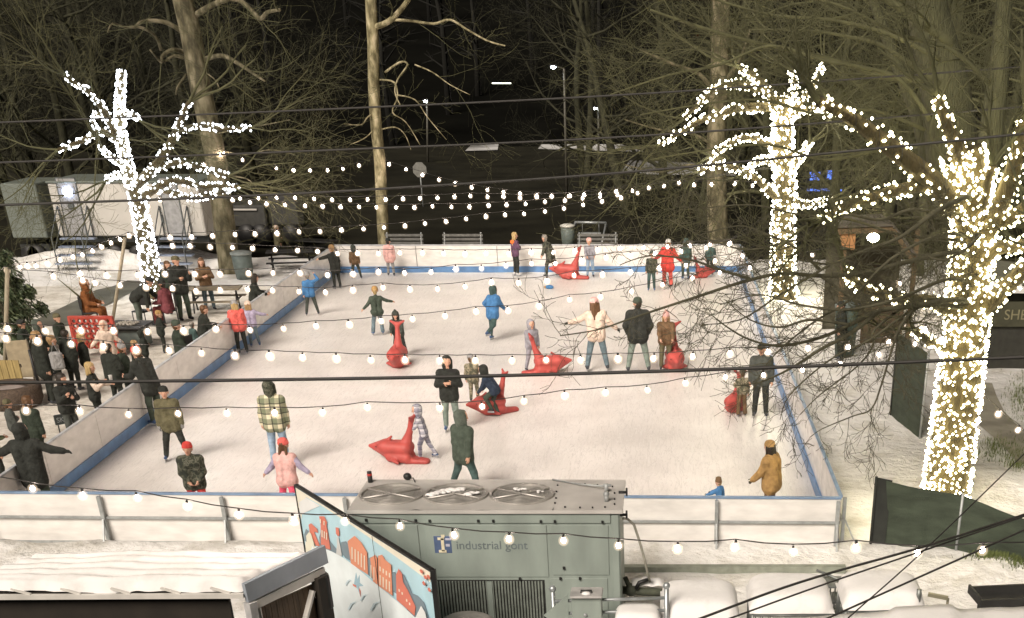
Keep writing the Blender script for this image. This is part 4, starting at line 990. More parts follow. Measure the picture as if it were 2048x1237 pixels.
# upper unlit trunks and long branches of that tree
o = G(1885,1060); par = [x for x in bpy.data.objects if x.name.startswith('lit_tree')][-1]
for px, ra, rb, Y in (([(1925,420),(1905,300),(1890,180),(1870,90),(1850,-30),(1815,-500)], .55, .30, 26), ([(1870,420),(1840,250),(1790,120),(1740,-20),(1640,-350)], .16, .06, 27), ([(1960,420),(1985,250),(2000,120),(2010,-20),(2040,-450)], .26, .10, 25)):
    Q = smooth([P(x, y, Y) for x, y in px], 4); b = MB(); b.tube([q-o for q in Q], [lerp(ra, rb, k/(len(Q)-1)) for k in range(len(Q))], 12); b.build('upper_trunk', M_BARK, par)
rg = random.Random(5)
BRD = [  # dark near branches over the rink
 ([(1905,600),(1830,612),(1760,622),(1700,650),(1640,676),(1560,692),(1500,680),(1455,655),(1425,632)], .06, .010, 20.3),
 ([(1760,622),(1700,668),(1640,700),(1580,738),(1520,765),(1470,772)], .045, .008, 20.2),
 ([(1700,650),(1620,640),(1560,655),(1500,640),(1450,600)], .03, .007, 20.0),
 ([(1905,505),(1800,528),(1720,548),(1640,552),(1560,548),(1480,566),(1400,592),(1320,618),(1255,640),(1195,660),(1120,672)], .055, .010, 20.6),
 ([(1640,552),(1700,595),(1745,640),(1810,690)], .03, .012, 20.4), ([(1500,558),(1440,540),(1380,520),(1300,512),(1240,530)], .03, .007, 20.7),
 ([(1840,600),(1751,658),(1746,691),(1715,733),(1640,790),(1600,830)], .032, .008, 20.1),
 ([(1850,610),(1806,645),(1785,696),(1764,766),(1743,818),(1705,833),(1645,858),(1620,875)], .034, .007, 19.9), ([(1743,818),(1743,841),(1759,872)], .014, .006, 19.9), ([(1771,740),(1800,770),(1810,800)], .014, .006, 19.9),
 ([(1930,395),(1870,425),(1830,455),(1790,480),(1720,505),(1660,528),(1600,520)], .06, .012, 20.5), ([(1870,425),(1820,420),(1760,440),(1690,430),(1640,455),(1560,500),(1480,480)], .04, .008, 20.8),
 ([(1640,540),(1590,495),(1530,468),(1478,452),(1400,470)], .03, .008, 20.9), ([(1960,470),(1930,500),(1890,520),(1860,515)], .035, .015, 19.5),
 ([(1890,205),(1850,165),(1770,155),(1690,128),(1600,105),(1480,78),(1380,48),(1300,20)], .075, .02, 24.5), ([(1880,170),(1830,135),(1760,90),(1700,75),(1620,62),(1500,60)], .06, .02, 25),
 ([(1860,240),(1800,160),(1720,135),(1640,120),(1540,92),(1440,130),(1340,150),(1220,190)], .05, .012, 24), ([(1900,330),(1860,270),(1890,180),(1905,150)], .03, .012, 21),
 ([(2060,470),(2040,380),(2010,300)], .03, .01, 19.5), ([(1880,470),(1780,520),(1700,600),(1620,650),(1540,720),(1500,790)], .035, .008, 20.2), ([(1890,560),(1790,600),(1690,620),(1600,610),(1520,590),(1440,610)], .04, .008, 20.0), ([(1840,615),(1740,680),(1660,720),(1580,790),(1560,840)], .03, .007, 19.8),
 ([(1700,500),(1600,480),(1500,500),(1420,480),(1340,440)], .03, .007, 20.6), ([(1905,480),(1800,470),(1700,440),(1600,430),(1500,410),(1380,420)], .04, .008, 21.2), ([(1660,530),(1560,590),(1480,640),(1400,650)], .025, .006, 20.3),
 ([(1880,120),(1780,70),(1660,40),(1540,30),(1400,-10)], .05, .02, 24), ([(1850,260),(1740,220),(1640,230),(1520,200),(1400,210),(1280,230)], .045, .012, 25.5), ([(1760,300),(1650,320),(1540,290),(1420,300),(1300,320)], .04, .012, 26.5),
 ([(1905,90),(1850,50),(1790,10),(1740,-20)], .09, .05, 22), ([(1980,170),(1930,120),(1880,90),(1800,70),(1700,20),(1640,0)], .045, .02, 21.5)]
for px, ra, rb, Y in BRD:
    if px[0][0] > 1825 and px[-1][1] > 400 and px[0][1] > 380: px = [(1942, px[0][1]+5)] + px
    Q = smooth([P(x, y, Y + (YB-.1-Y)*(1 if k == 0 else (.45 if k == 1 else 0))*(px[0][0] == 1942)) for k, (x, y) in enumerate(px)], 4); b = MB(); m = len(Q); b.tube([q-o for q in Q], [lerp(ra, rb, k/(m-1))*(.85 if px[-1][1] > 400 else .9) for k in range(m)], 6)
    low = px[-1][1] > 400
    sprout(b, [q-o for q in Q], max(.006, rb*.7), rg, 4.6 if low else 2.2, .72 if low else 1.3, 2, .8)
    b.build('branch', M_TWIGD if low else M_TWIG, par)

# --- plane trees at the back with pale mottled trunks
def plane_tree(label, base, px, r0, r1, limbs, seed, loose=2.2, bark=None):
    bark = bark or M_SYC
    Y = G(*base).y; b0 = G(*base); root = empty('plane_tree', b0); tag(root, label, 'tree'); o = Vector(root.location); rg = random.Random(seed)
    Q = [P(x, y, Y) for x, y in px]; Q[-1].z = -.15; Q = smooth(Q, 4); m = len(Q); b = MB(); b.tube([q-o for q in Q], [lerp(r1, r0, k/(m-1)) for k in range(m)], 12); b.build('trunk', bark, root)
    cr = MB(); tw = MB()
    for p, ra, rb in limbs:
        q = smooth([P(x, y, Y-.4*k) for k, (x, y) in enumerate(p)], 4); n = len(q); cr.tube([z-o for z in q], [lerp(ra, rb, k/(n-1)) for k in range(n)], 6)
        sprout(tw, [z-o for z in q], max(.012, rb*.6), rg, .9, loose, 2, 1)
    cr.build('limb', bark, root); tw.build('crown', M_TWIG, root)
plane_tree('slim pale plane trunk in the middle behind the far board', (767,503), [(730,-520),(737,-200),(741,-15),(746,90),(748,190),(754,270),(760,330),(764,420),(768,503)], .24, .21,
  [([(748,55),(775,45),(800,22),(822,-8)], .12, .08), ([(776,40),(820,42),(868,48),(900,40),(935,60),(975,82),(1010,92)], .06, .025), ([(770,145),(800,125),(815,130),(795,160),(790,185),(800,210)], .045, .02),
   ([(757,160),(788,165),(795,195),(785,225),(812,245),(840,290)], .04, .015), ([(752,225),(735,235),(722,250),(688,248)], .035, .012), ([(756,250),(732,275),(700,290)], .035, .012), ([(760,260),(790,255),(810,270),(822,300)], .03, .012),
   ([(792,190),(830,200),(855,235),(893,280)], .03, .012), ([(830,130),(865,145),(900,170),(940,190)], .03, .012)], 31, 2.2, M_SYCP)
plane_tree('thick pale plane trunk at left behind the white lights', (458,550), [(270,-520),(325,-200),(363,-15),(382,70),(398,160),(415,240),(430,310),(440,380),(450,460),(460,550)], .40, .34,
  [([(392,30),(430,8),(470,-2),(500,18),(520,38),(535,25),(560,20)], .10, .05), ([(362,62),(330,45),(290,42),(270,52)], .09, .03), ([(368,105),(345,100),(325,112),(322,125),(300,100)], .08, .03), ([(375,120),(350,112),(328,124)], .07, .04),
   ([(322,100),(310,72),(280,55),(250,55),(225,48),(215,65)], .06, .02), ([(405,120),(445,112),(480,130),(510,150),(530,163)], .09, .03), ([(372,150),(355,175),(352,190)], .05, .02), ([(440,350),(480,355),(500,362),(520,385)], .04, .015),
   ([(410,145),(430,160),(440,180)], .03, .015), ([(425,270),(470,260),(530,250),(580,240)], .035, .015), ([(435,300),(490,310),(540,300),(590,310)], .03, .012)], 32)
# trunk standing behind the ice at right
plane_tree('orange-lit trunk rising behind the far board at right', (1437,520), [(1452,-420),(1444,-120),(1440,120),(1436,220),(1432,320),(1434,400),(1437,520)], .42, .3,
  [([(1440,200),(1400,150),(1350,130),(1280,100)], .1, .03), ([(1438,180),(1480,120),(1500,60)], .1, .03), ([(1436,300),(1390,270),(1320,260),(1250,240)], .07, .02), ([(1434,340),(1380,330),(1320,345),(1250,330)], .05, .02)], 33, 2.6)

# --- bare background trees
def bare_proto(seed, mul=1.0, multi=1):
    rg = random.Random(seed); t = MB(); c = MB()
    for s_ in range(multi):
        p = Vector((rg.uniform(-.5,.5)*(multi > 1), rg.uniform(-.5,.5)*(multi > 1), -.2)); d = Vector((rg.uniform(-.25,.25), rg.uniform(-.2,.2), 1)).normalized()
        L_ = 11*mul; n = 8; pts = [p.copy()]; rad = [.26*mul/(multi**.4)]
        for i in range(n):
            d = (d + rdir(rg)*.10).normalized(); p = p + d*L_/n; pts.append(p.copy()); rad.append(rad[0]*lerp(1,.3,(i+1)/n))
        t.tube(pts, rad, 8)
        for k in range(15//multi + 2):
            f = rg.uniform(.12,.98); i = min(n-1, int(f*n)); q = lerp(pts[i], pts[i+1], f*n-i); a = rg.uniform(0, 2*math.pi)
            dd = Vector((math.cos(a), math.sin(a), rg.uniform(-.1,.7))).normalized()
            grow(c, q, dd, rg.uniform(3.0,5.5)*mul, rad[i]*rg.uniform(.3,.5), 1, 4, rg, .03, .26, (5,5,5,3), (.4,1.0), (.42,.72))
    return t, c
protos = []; dprotos = []
for sd, mul, mt in ((101,1,1),(102,1.1,2),(103,.9,3),(104,1,1)):
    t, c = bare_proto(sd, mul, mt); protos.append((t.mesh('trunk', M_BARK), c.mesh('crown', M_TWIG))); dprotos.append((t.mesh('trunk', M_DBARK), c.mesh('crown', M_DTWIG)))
BT_ = [ # px x, ground t (depth), scale, proto
 (1185,72,1.1,1),(1260,62,1.0,0),(1330,70,1.1,3),(1390,60,1.0,2),(1480,66,1.1,1),(1535,58,1.0,0),(1610,64,1.15,2),(1660,54,1.0,3),(1705,70,1.2,1),(1740,50,1.0,0),(1790,60,1.1,2),(1835,46,1.0,3),(1880,56,1.2,1),(1950,48,1.05,0),(2010,58,1.1,2),(2060,44,1.0,3),(2080,66,1.2,1),
 (30,58,1.1,0),(100,66,1.15,2),(165,60,1.0,3),(235,70,1.2,1),(300,62,1.1,0),(350,74,1.15,2),(430,68,1.1,1),(-60,64,1.1,3),(510,78,1.1,0),(70,82,1.3,1),(200,86,1.3,2)]
side = ['', ]
LBL = {0: 'single-stemmed bare tree', 1: 'twin-stemmed bare tree', 2: 'many-stemmed bare tree', 3: 'slender bare tree'}
for k, (px, t_, sc_, pi) in enumerate(BT_):
    y = 63 + CH*2896/t_; g0 = G(px, y); root = empty('bare_tree', (g0.x, g0.y, -.1), k*1.9 + .4); root.scale = (sc_, sc_, sc_)
    where = 'behind the right lit trees' if px > 1000 else 'behind the left lit tree and trailer'
    tag(root, LBL[pi] + ' of the dense unlit woods ' + where, 'tree', 'bare trees ' + where)
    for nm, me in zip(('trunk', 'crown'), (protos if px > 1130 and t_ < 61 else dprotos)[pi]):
        ob = bpy.data.objects.new(nm, me); COL.objects.link(ob); ob.parent = root
# dark far wood on the hillside: reads as one mass
rg = random.Random(77); b = MB()
for k in range(150):
    x = rg.uniform(-170, 150); y = rg.uniform(112, 190); z = hillf((x+260)/520, max(0,(y-112)/308))[2]; h = rg.uniform(9, 16)
    b.tube([(x,y,z-.5),(x+rg.uniform(-.5,.5),y,z+h*.5),(x+rg.uniform(-1,1),y,z+h)], [.35,.22,.08], 5)
    for j in range(16):
        a = rg.uniform(0, 6.28); q = Vector((x, y, z + h*rg.uniform(.25,.95))); d = Vector((math.cos(a), math.sin(a), rg.uniform(.1,.8))).normalized(); L_ = rg.uniform(1.5,4.5)
        e = q + d*L_; b.tube([q, e], [.09,.02], 3, caps=False)
        for i in range(3): 
            e2 = lerp(q, e, rg.uniform(.3,1)); b.tube([e2, e2 + (d + rdir(rg)).normalized()*L_*.5], [.035,.012], 3, caps=False)
tag(b.build('woods', mat('far_wood', (.006,.006,.0035), .95)), kind='stuff')
# scrubby tangle of dry stems behind the booth
rg = random.Random(9); b = MB(); c0 = G(1790,560)
for k in range(190):
    p = Vector((c0.x + rg.uniform(-2.2,3.2), c0.y + rg.uniform(-2,2.5), 0)); d = Vector((rg.uniform(-.8,.8), rg.uniform(-.5,.5), 1)).normalized()
    grow(b, p, d, rg.uniform(1.2,2.4), .012, 2, 3, rg, -.05, .35, (3,3,3,2))
tag(b.build('undergrowth', M_TWIG), kind='stuff')
# evergreen bush at the left edge: leaf clumps through its volume
M_LEAF = mat('evergreen_leaf', (.05,.075,.035), .6, var=.5, scale=4); M_LEAF2 = mat('evergreen_leaf_pale', (.12,.15,.075), .6, var=.4, scale=4)
def bush(label, px, w, h, seed, n=5200):
    rg = random.Random(seed); c = G(*px); root = empty('evergreen_bush', c); tag(root, label, 'bush'); L1 = MB(); L1b = []
    cl_ = [(Vector((rg.gauss(0,.42)*w, rg.gauss(0,.35)*w, rg.uniform(.1,1)*h)), rg.uniform(.18,.42)) for _ in range(46)]
    cl_ = [(p, s_) for p, s_ in cl_ if (p.x/w)**2 + (p.y/w)**2 < (1.05 - .6*p.z/h)**2]
    for k in range(n):
        p, s_ = rg.choice(cl_); q = p + rdir(rg)*s_*rg.random()**.5
        if q.z < .02: q.z = .05
        a = rdir(rg); u = a.orthogonal().normalized()*rg.uniform(.025,.05); v = a.cross(u).normalized()*rg.uniform(.06,.12)
        L1.add([q-v, q+u*.6, q+v, q-u*.6], [(0,1,2,3)], 1 if rg.random() < .3 else 0)
    L1.build('foliage', [M_LEAF, M_LEAF2], root)
    st = MB()
    for k in range(7): grow(st, Vector((rg.uniform(-.2,.2), rg.uniform(-.2,.2), -.05)), Vector((rg.uniform(-.4,.4), rg.uniform(-.4,.4), 1)).normalized(), h*.8, .03, 1, 2, rg)
    st.build('stem', M_TWIGD, root)
bush('big dark evergreen bush at the left edge beside the leaning pole', (48,712), 1.0, 2.5, 3, 7000)
bush('low evergreen shrub in front of the undergrowth right of the booth', (1760,640), .7, 1.1, 4, 2200)
# bare shrub stems left of the lit tree
rg = random.Random(19); root = empty('bare_shrub', G(165,655)); tag(root, 'thin forked bare sapling rising left of the seated brown coat person', 'shrub'); b = MB(); o = Vector(root.location)
Yq = G(170,655).y
for px in ([(172,640),(166,590),(158,550),(152,520),(150,480)], [(168,610),(182,580),(186,565)], [(166,600),(140,578),(118,560)]):
    Q = [P(x, y, Yq)-o for x, y in px]; b.tube(Q, [lerp(.035,.012,k/(len(Q)-1)) for k in range(len(Q))], 5); sprout(b, Q, .01, rg, 1.6, .6, 2)
b.build('stem', M_TWIG, root)
# grass poking from the snow
M_GRASS = mat('grass', (.13,.16,.05), .8, var=.4, scale=6)
rg = random.Random(4); b = MB()
def tuft(px, n, spx, spy, hh):
    for k in range(n):
        c = G(px[0]+rg.gauss(0,spx), px[1]+rg.gauss(0,spy)); z = max(0, snow_h(c.x, c.y)); a = rg.uniform(0,6.28); l = Vector((math.cos(a)*.05, math.sin(a)*.05, hh*rg.uniform(.5,1.3))); w = Vector((-math.sin(a), math.cos(a), 0))*.008
        p = Vector((c.x, c.y, z-.01)); b.add([p-w, p+w, p+l*.6+w*.6, p+l], [(0,1,2,3)])
for px, n, sx_, sy_ in (((1995,905),600,24,12),((2035,930),500,14,16),((1985,1128),1000,22,8),((2035,1140),800,16,10),((1905,1075),350,14,6),((1880,1068),350,12,6),((2040,800),700,14,25)):
    tuft(px, n, sx_, sy_, .10)
tag(b.build('grass', M_GRASS), kind='stuff')
# ------------------------------------------------------------------ trailers, booth, poles, furniture behind and left of the rink
M_TRL = mat('trailer_white', (.50,.48,.44), .5, var=.14, scale=1); M_TRLD = mat('trailer_grey', (.14,.16,.14), .6, var=.15, scale=1)  # grey tone for the roof and the left trailer body
M_LINE = mat('door_line', (.08,.09,.09), .6)
YT = 51.0
a0, a1 = P(95,372,YT), P(416,366,YT); b0, b1 = P(118,508,YT), P(416,488,YT)
tr = empty('restroom_trailer', (a0.x, YT, 0)); tag(tr, 'white trailer with two doors, steps and handrails behind the left lit tree', 'trailer'); OT = Vector(tr.location)
wT = b1.x - a0.x; zb, ztp = 1.15, a1.z
b = MB(); b.box((wT/2, 1.3, (zb+ztp)/2), (wT, 2.6, ztp-zb), 0, bev=.04); b.build('body', M_TRL, tr)
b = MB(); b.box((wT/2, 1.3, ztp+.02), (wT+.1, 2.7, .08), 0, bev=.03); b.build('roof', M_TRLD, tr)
b = MB(); b.box((wT/2, 1.3, zb-.12), (wT, 2.2, .22)); b.build('chassis', M_DARK, tr)
for x in (1.9, 2.8):
    w = MB(); w.lathe([(.001,-.12),(.2,-.12),(.38,-.1),(.40,0),(.38,.1),(.2,.12)], (x, .25, .42), 18, axis=(0,1,0)); w.build('wheel', M_BLK, tr)
for (x0, x1) in ((130,168),(332,366)):
    xa = P(x0, 440, YT).x-OT.x; xb = P(x1, 440, YT).x-OT.x
    d = MB(); d.box(((xa+xb)/2, -.012, zb+1.0), (xb-xa, .03, 1.95), 0); dd = d.build('door', mat('door_panel', (.30,.30,.30), .5), tr)
    f = MB()
    for (p, q) in (((xa,zb),(xa,zb+2)),((xb,zb),(xb,zb+2)),((xa,zb+2),(xb,zb+2))): f.beam((p[0],-.02,p[1]),(q[0],-.02,q[1]),.035,.035,0,(0,1,0))
    f.build('frame', M_LINE, dd)
    r = MB(); n = 4
    for k in range(n): r.box(((xa+xb)/2+.1, -.25-.3*k, zb-.05-.25*k), (1.3,.3,.05))
    st = r.build('steps', mat('step_blue_lit', (.32,.38,.5), .4, .5), tr)  # blue lamplight on the steps put into the steel colour
    h = MB()
    for s_ in (xa-.15, xb+.25):
        h.tube([(s_,-.05,zb+1.05),(s_,-1.15,zb+.1),(s_,-1.15,.0)], .025, 6); h.tube([(s_,-.05,zb+.5),(s_,-1.15,zb-.4)], .02, 6); h.tube([(s_,-.05,zb+1.05),(s_,-.05,zb)], .025, 6)
    h.build('handrail', M_LINE, tr)
    v = MB(); v.box((xa-.12, -.03, zb+.6), (.07,.05,.3)); v.build('latch', M_LINE, tr)
l = MB(); q = P(136,384,YT)-OT; l.box((q.x, -.06, q.z), (.30,.08,.26), 0, bev=.03); l.build('lamp', emit('blue_lamp', (.55,.68,1.0), 26), tr)
l = MB(); q = P(143,412,YT)-OT; l.box((q.x, -.05, q.z), (.2,.08,.22)); l.build('vent', M_LINE, tr)
# grey box body left of it
t2 = empty('grey_trailer', P(32,500,51.6)); t2.location.z = 0; tag(t2, 'dark grey trailer body left of the white trailer', 'trailer'); q = P(32,368,51.6); w2 = a0.x - q.x - .1
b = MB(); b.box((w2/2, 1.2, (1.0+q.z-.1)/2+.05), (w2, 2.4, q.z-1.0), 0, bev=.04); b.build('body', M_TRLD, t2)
b = MB(); b.box((w2/2, 1.2, .55), (w2-.2, 2.0, .4)); b.build('chassis', M_DARK, t2)
for x in (.5, w2-.6):
    w = MB(); w.lathe([(.001,-.1),(.36,-.1),(.38,.1),(.001,.1)], (x, .12, .38), 16, axis=(0,1,0)); w.build('wheel', M_BLK, t2)
# dark box vehicle behind the left plane tree
t3 = empty('parked_truck', P(465,490,57)); t3.location.z = 0; tag(t3, 'dark box truck parked on the road behind the left plane trunk', 'truck'); q = P(465,412,57); w3 = P(540,412,57).x-q.x
b = MB(); b.box((w3/2,1.3,.7+(q.z-.7)/2), (w3,2.4,q.z-.7), 0, bev=.05); b.build('body', mat('truck_dark', (.05,.05,.045), .45), t3)
b = MB(); b.box((w3*.42,.05,q.z-.15), (w3*.75,.06,.06)); b.build('trim', M_TRL, t3)
b = MB(); b.box((w3+.75,1.3,1.25), (1.5,2.1,1.3), 0, bev=.2); b.build('cab', mat('truck_cab', (.04,.04,.04), .3), t3)
for x in (.7, w3-.3, w3+1.0):
    w = MB(); w.lathe([(.001,-.12),(.42,-.12),(.42,.12),(.001,.12)], (x, .12, .42), 16, axis=(0,1,0)); w.build('wheel', M_BLK, t3)
# street lamps, far lights, stop sign
def street_lamp(label, base, Y, top, head):
    b0 = P(base[0], base[1], Y); r = empty('street_lamp', (b0.x, Y, 0)); tag(r, label, 'street lamp'); o = Vector(r.location); t_ = P(*top, Y); h_ = P(*head, Y)
    b = MB(); b.tube([(0,0,-.2), t_-o], [.08,.06], 8); b.tube([t_-o, h_-o], .035, 6); b.build('pole', mat('lamp_pole', (.10,.095,.075), .6), r)
    b = MB(); b.box(h_-o, (.42,.22,.10), 0, bev=.03); b.build('head', M_BLK, r)
    b = MB(); b.ball(h_-o+Vector((0,0,-.08)), .13, 10, 6, 0, (1.2,1,.7)); b.build('lens', emit('lamp_lens', (.85,.93,1), 30), r)
street_lamp('tall street lamp with pale pole on the far verge', (1130,300), 78, (1128,138), (1106,131))
street_lamp('lower far street lamp glowing between twigs right of the pale pole', (1196,300), 92, (1197,214), (1190,214))
street_lamp('tiny far lamp right of the middle plane trunk', (853,300), 98, (854,198), (851,200))
b = MB(); q = P(1003,167,110); b.box(q, (1.5,.1,.09), 0, bev=.03); tag(b.build('tube_light', emit('tube_glow', (.9,.95,.75), 1.6)), 'thin far horizontal tube light on the dark hillside', 'light')
ss = empty('stop_sign', P(845,400,72)); ss.location.z = 0; tag(ss, 'octagonal road sign seen from its grey back beside the dark road', 'sign'); q = P(845,340,72)-Vector(ss.location)
b = MB(); n = 8; R_ = .38
b.prism([(R_*math.cos((k+.5)*math.pi/4), 0, q.z + R_*math.sin((k+.5)*math.pi/4)) for k in range(n)], (0,.02,0)); b.build('plate', mat('sign_back', (.2,.2,.18), .5), ss)
b = MB(); b.tube([(0,.05,-.2),(0,.05,q.z+.25)], .035, 6); b.build('pole', M_STEEL, ss)
# lit blue and white far shop signs between the right trees
b = MB(); q = P(1650,362,66); b.box((0,.3,-.6), (2.4,.5,1.9), 1)
b.box((-.5,0,.2), (.5,.05,.35), 0); b.box((.35,0,.25), (.55,.05,.4), 0); b.box((.0,0,-.4), (1.7,.05,.10), 0); b.box((.2,.4,-2.4), (2.2,.5,2.4), 1)
tag(b.build('sign_kiosk', [emit('blue_sign', (.10,.22,.9), 1.6), M_DARK], None, q), 'far kiosk with blue lit panels between the right lit trees', 'kiosk')
# booth under the trees at right
Yb = G(1680,690).y
bo = empty('booth', P(1680,690,Yb)); bo.location.z = 0; tag(bo, 'small timber booth with lit sloping roof and pale posts right of the ice', 'booth'); o = Vector(bo.location)
M_TIM = mat('booth_timber', (.13,.09,.045), .8, var=.3, scale=8, stretch=(3,3,.3))
zr = P(1690,462,Yb).z
for (x, yy, w_) in ((1681,Yb,.13),(1822,Yb+.3,.13)):
    q = P(x, 600, yy)-o; b = MB(); b.box((q.x, q.y, zr/2), (w_,w_,zr)); b.build('post', M_TIM, bo)
b = MB(); q0 = P(1672,462,Yb)-o; q1 = P(1785,455,Yb)-o; q2 = P(1825,510,Yb)-o
b.beam((q0.x,-.1,zr), (q1.x,-.1,zr+.05), .12, .14); b.beam((q1.x,-.1,zr+.05), (q2.x,-.1,zr-.75), .12, .12); b.build('beam', M_TIM, bo)
b = MB(); b.prism([(q0.x-.1,-.2,zr+.09),(q1.x,-.2,zr+.14),(q2.x+.1,-.2,zr-.66),(q2.x+.1,-.2,zr-.60),(q1.x,-.2,zr+.20),(q0.x-.1,-.2,zr+.15)], (0,2.2,0)); b.build('roof', mat('roof_dark', (.09,.08,.06), .8), bo)
b = MB(); b.box(((q0.x+q2.x)/2, 1.9, zr/2-.3), (q2.x-q0.x, .08, zr-.7)); b.build('back_wall', mat('booth_wall', (.07,.065,.04), .85, var=.4, scale=6), bo)
b = MB(); b.box(((q0.x+q2.x)/2+.4, .0, .55), (q2.x-q0.x-1.0, .08, 1.1)); b.build('front_panel', mat('booth_panel', (.08,.055,.03), .8, var=.4, scale=5), bo)
b = MB(); q = P(1690,482,Yb)-o; b.box((q.x+.05, -.08, q.z), (.45,.05,.45)); b.build('notice', mat('notice_orange', (.36,.18,.07), .7), bo)
# litter bins
def bin_(label, px, Y, w, h, m, lidm):
    q = P(*px, Y); r = empty('litter_bin', (q.x, Y, 0)); tag(r, label, 'bin'); b = MB(); b.lathe([(w*.42,.02),(w*.5,h*.5),(w*.52,h*.92)], (0,0,0), 16); b.build('body', m, r)
    b = MB(); b.lathe([(w*.56,h*.9),(w*.57,h*.97),(w*.3,h*1.02),(.001,h*1.03)], (0,0,0), 16); b.build('rim', lidm, r)
M_BIN = mat('bin_grey', (.12,.15,.14), .6); M_BINL = mat('bin_rim', (.25,.28,.27), .5)
bin_('grey green litter bin beside the left plane trunk', (491,562), G(491,562).y, .68, 1.0, M_BIN, M_BINL)
bin_('dark green litter bin on the snow right of the right board', (1688,715), G(1688,715).y, .62, 1.45, mat('bin_green', (.05,.075,.06), .6), M_BIN)
# tilted poles
def pole(label, px0, px1, r, m, lean=0.0):
    a = G(*px0); b1 = P(px1[0], px1[1], a.y + lean); b = MB(); b.tube([Vector((0,0,-.05)), b1-a], r, 8); return tag(b.build('pole', m, None, a), label, 'pole')
M_WOODP = mat('pole_wood', (.33,.29,.21), .8, var=.3, scale=10, stretch=(4,4,.3))
pole('weathered wooden pole carrying the string lights at the left edge', (8,772), (15,536), .055, M_WOODP)
pole('thin wooden pole leaning behind the bending black jacket person', (221,662), (250,476), .05, M_WOODP)
pole('black metal pole leaning beside the tan board in the left crowd', (83,792), (58,700), .035, M_BLK)
# red giant drop-counter game
gm = empty('giant_game', G(190,716)); tag(gm, 'red upright giant drop-counter game with rows of round holes', 'game'); Ya = G(190,716).y
M_RED = mat('game_red', (.42,.06,.04), .55)
xa, xb = P(152,680,Ya).x-gm.location.x, P(230,680,Ya).x-gm.location.x; zt_, zb_ = P(190,637,Ya).z, .25
b = MB(); nx, nz = 7, 6; sx_ = (xb-xa)/nx; sz_ = (zt_-zb_)/nz
for i in range(nx):
    for j in range(nz):
        cx_, cz_ = xa+(i+.5)*sx_, zb_+(j+.5)*sz_; n = 12; inn = []; out = []
        for k in range(n):
            a = 2*math.pi*k/n; ca, sa = math.cos(a), math.sin(a); inn.append((cx_+sx_*.34*ca, cz_+sx_*.34*sa)); t_ = min(sx_/2/abs(ca) if abs(ca) > 1e-6 else 9, sz_/2/abs(sa) if abs(sa) > 1e-6 else 9); out.append((cx_+t_*ca, cz_+t_*sa))
        b.add([(p[0], -.05, p[1]) for p in inn+out] + [(p[0], .05, p[1]) for p in inn+out], [(k, (k+1) % n, n+(k+1) % n, n+k) for k in range(n)] + [(2*n+k, 2*n+(k+1) % n, 3*n+(k+1) % n, 3*n+k) for k in range(n)] + [(k, 2*n+k, 2*n+(k+1) % n, (k+1) % n) for k in range(n)])
b.build('board', M_RED, gm)
b = MB(); 
for x in (xa-.04, xb+.04): b.box((x,0,zt_/2), (.07,.12,zt_)); b.box((x,0,.04), (.08,.7,.08))
b.box(((xa+xb)/2,0,zt_+.03), (xb-xa+.14,.12,.06)); b.build('frame', M_RED, gm)
b = MB(); rg = random.Random(3)
for i in range(nx):
    for j in range(rg.choice((1,2,3,2))): b.lathe([(.001,-.015),(sx_*.36,-.015),(sx_*.36,.015),(.001,.015)], (xa+(i+.5)*sx_, 0, zb_+(j+.5)*sz_), 12, axis=(0,1,0))
b.build('counter', mat('counter_tan', (.55,.42,.25), .5), gm)
# chairs, tables
M_CHB = mat('chair_black', (.02,.02,.02), .6)
def chair(label, px, rz, m=M_CHB):
    r = empty('folding_chair', G(*px), rz); tag(r, label, 'chair', 'black chairs by the fire table')
    b = MB(); b.box((0,0,.44), (.46,.44,.04), 0, bev=.015); b.build('seat', m, r); b = MB(); b.box((0,-.22,.74), (.46,.04,.36), 0, bev=.015); b.build('backrest', m, r)
    for (x, y, z) in ((-.21,-.2,.9),(.21,-.2,.9),(-.21,.2,.44),(.21,.2,.44)):
        b = MB(); b.tube([(x,y,0),(x,y-.0,z)], .016, 6); b.build('leg', m, r)
chair('black chair under the brown hooded sitter', (186,655), -1.2); chair('black chair under the red jacket sitter', (345,650), 1.9); chair('empty black chair between the bending and the red jacket person', (290,652), 2.9)
chair('black chair under dark green coat sitter by the left board', (372,742), 1.2)
def table(label, px, w, d, h, m, rz=0, kind='table'):
    r = empty('picnic_table', G(*px), rz); tag(r, label, 'table'); b = MB(); b.box((0,0,h), (w,d,.05), 0, bev=.01); b.build('table_top', m, r)
    for s_ in (-1, 1):
        b = MB(); b.tube([(s_*w*.4,-d*.4,0),(s_*w*.4,0,h*.9),(s_*w*.4,d*.4,0)], .025, 6); b.build('leg', M_CHB, r)
        b = MB(); b.box((0,s_*d*.85,.42), (w,.22,.035)); b.build('bench', m, r); 
    b = MB(); b.beam((-w*.4,-d*.9,.38),(-w*.4,d*.9,.38),.04,.04); b.beam((w*.4,-d*.9,.38),(w*.4,d*.9,.38),.04,.04); b.build('brace', M_CHB, r)
M_TTOP = mat('table_brown', (.2,.17,.12), .7, var=.3, scale=6)
table('brown picnic table behind the long-haired brown coat woman', (436,625), 1.7, .7, .74, M_TTOP, .1)
table('black picnic table outside the far left corner of the ice', (585,545), 1.7, .7, .74, M_CHB, .2)
table('dark picnic table left of the tan cap onlooker behind the far left corner', (640,522), 1.6, .7, .74, M_BLK, -.3)
ft = empty('fire_table', G(265,695)); tag(ft, 'low square dark fire table between the seated people', 'table')
b = MB(); b.box((0,0,.3), (.9,.9,.55), 0, bev=.03); b.build('body', M_BIN, ft); b = MB(); b.box((0,0,.61), (1.15,1.15,.06), 0, bev=.02); b.build('table_top', M_CHB, ft); b = MB(); rg = random.Random(1)
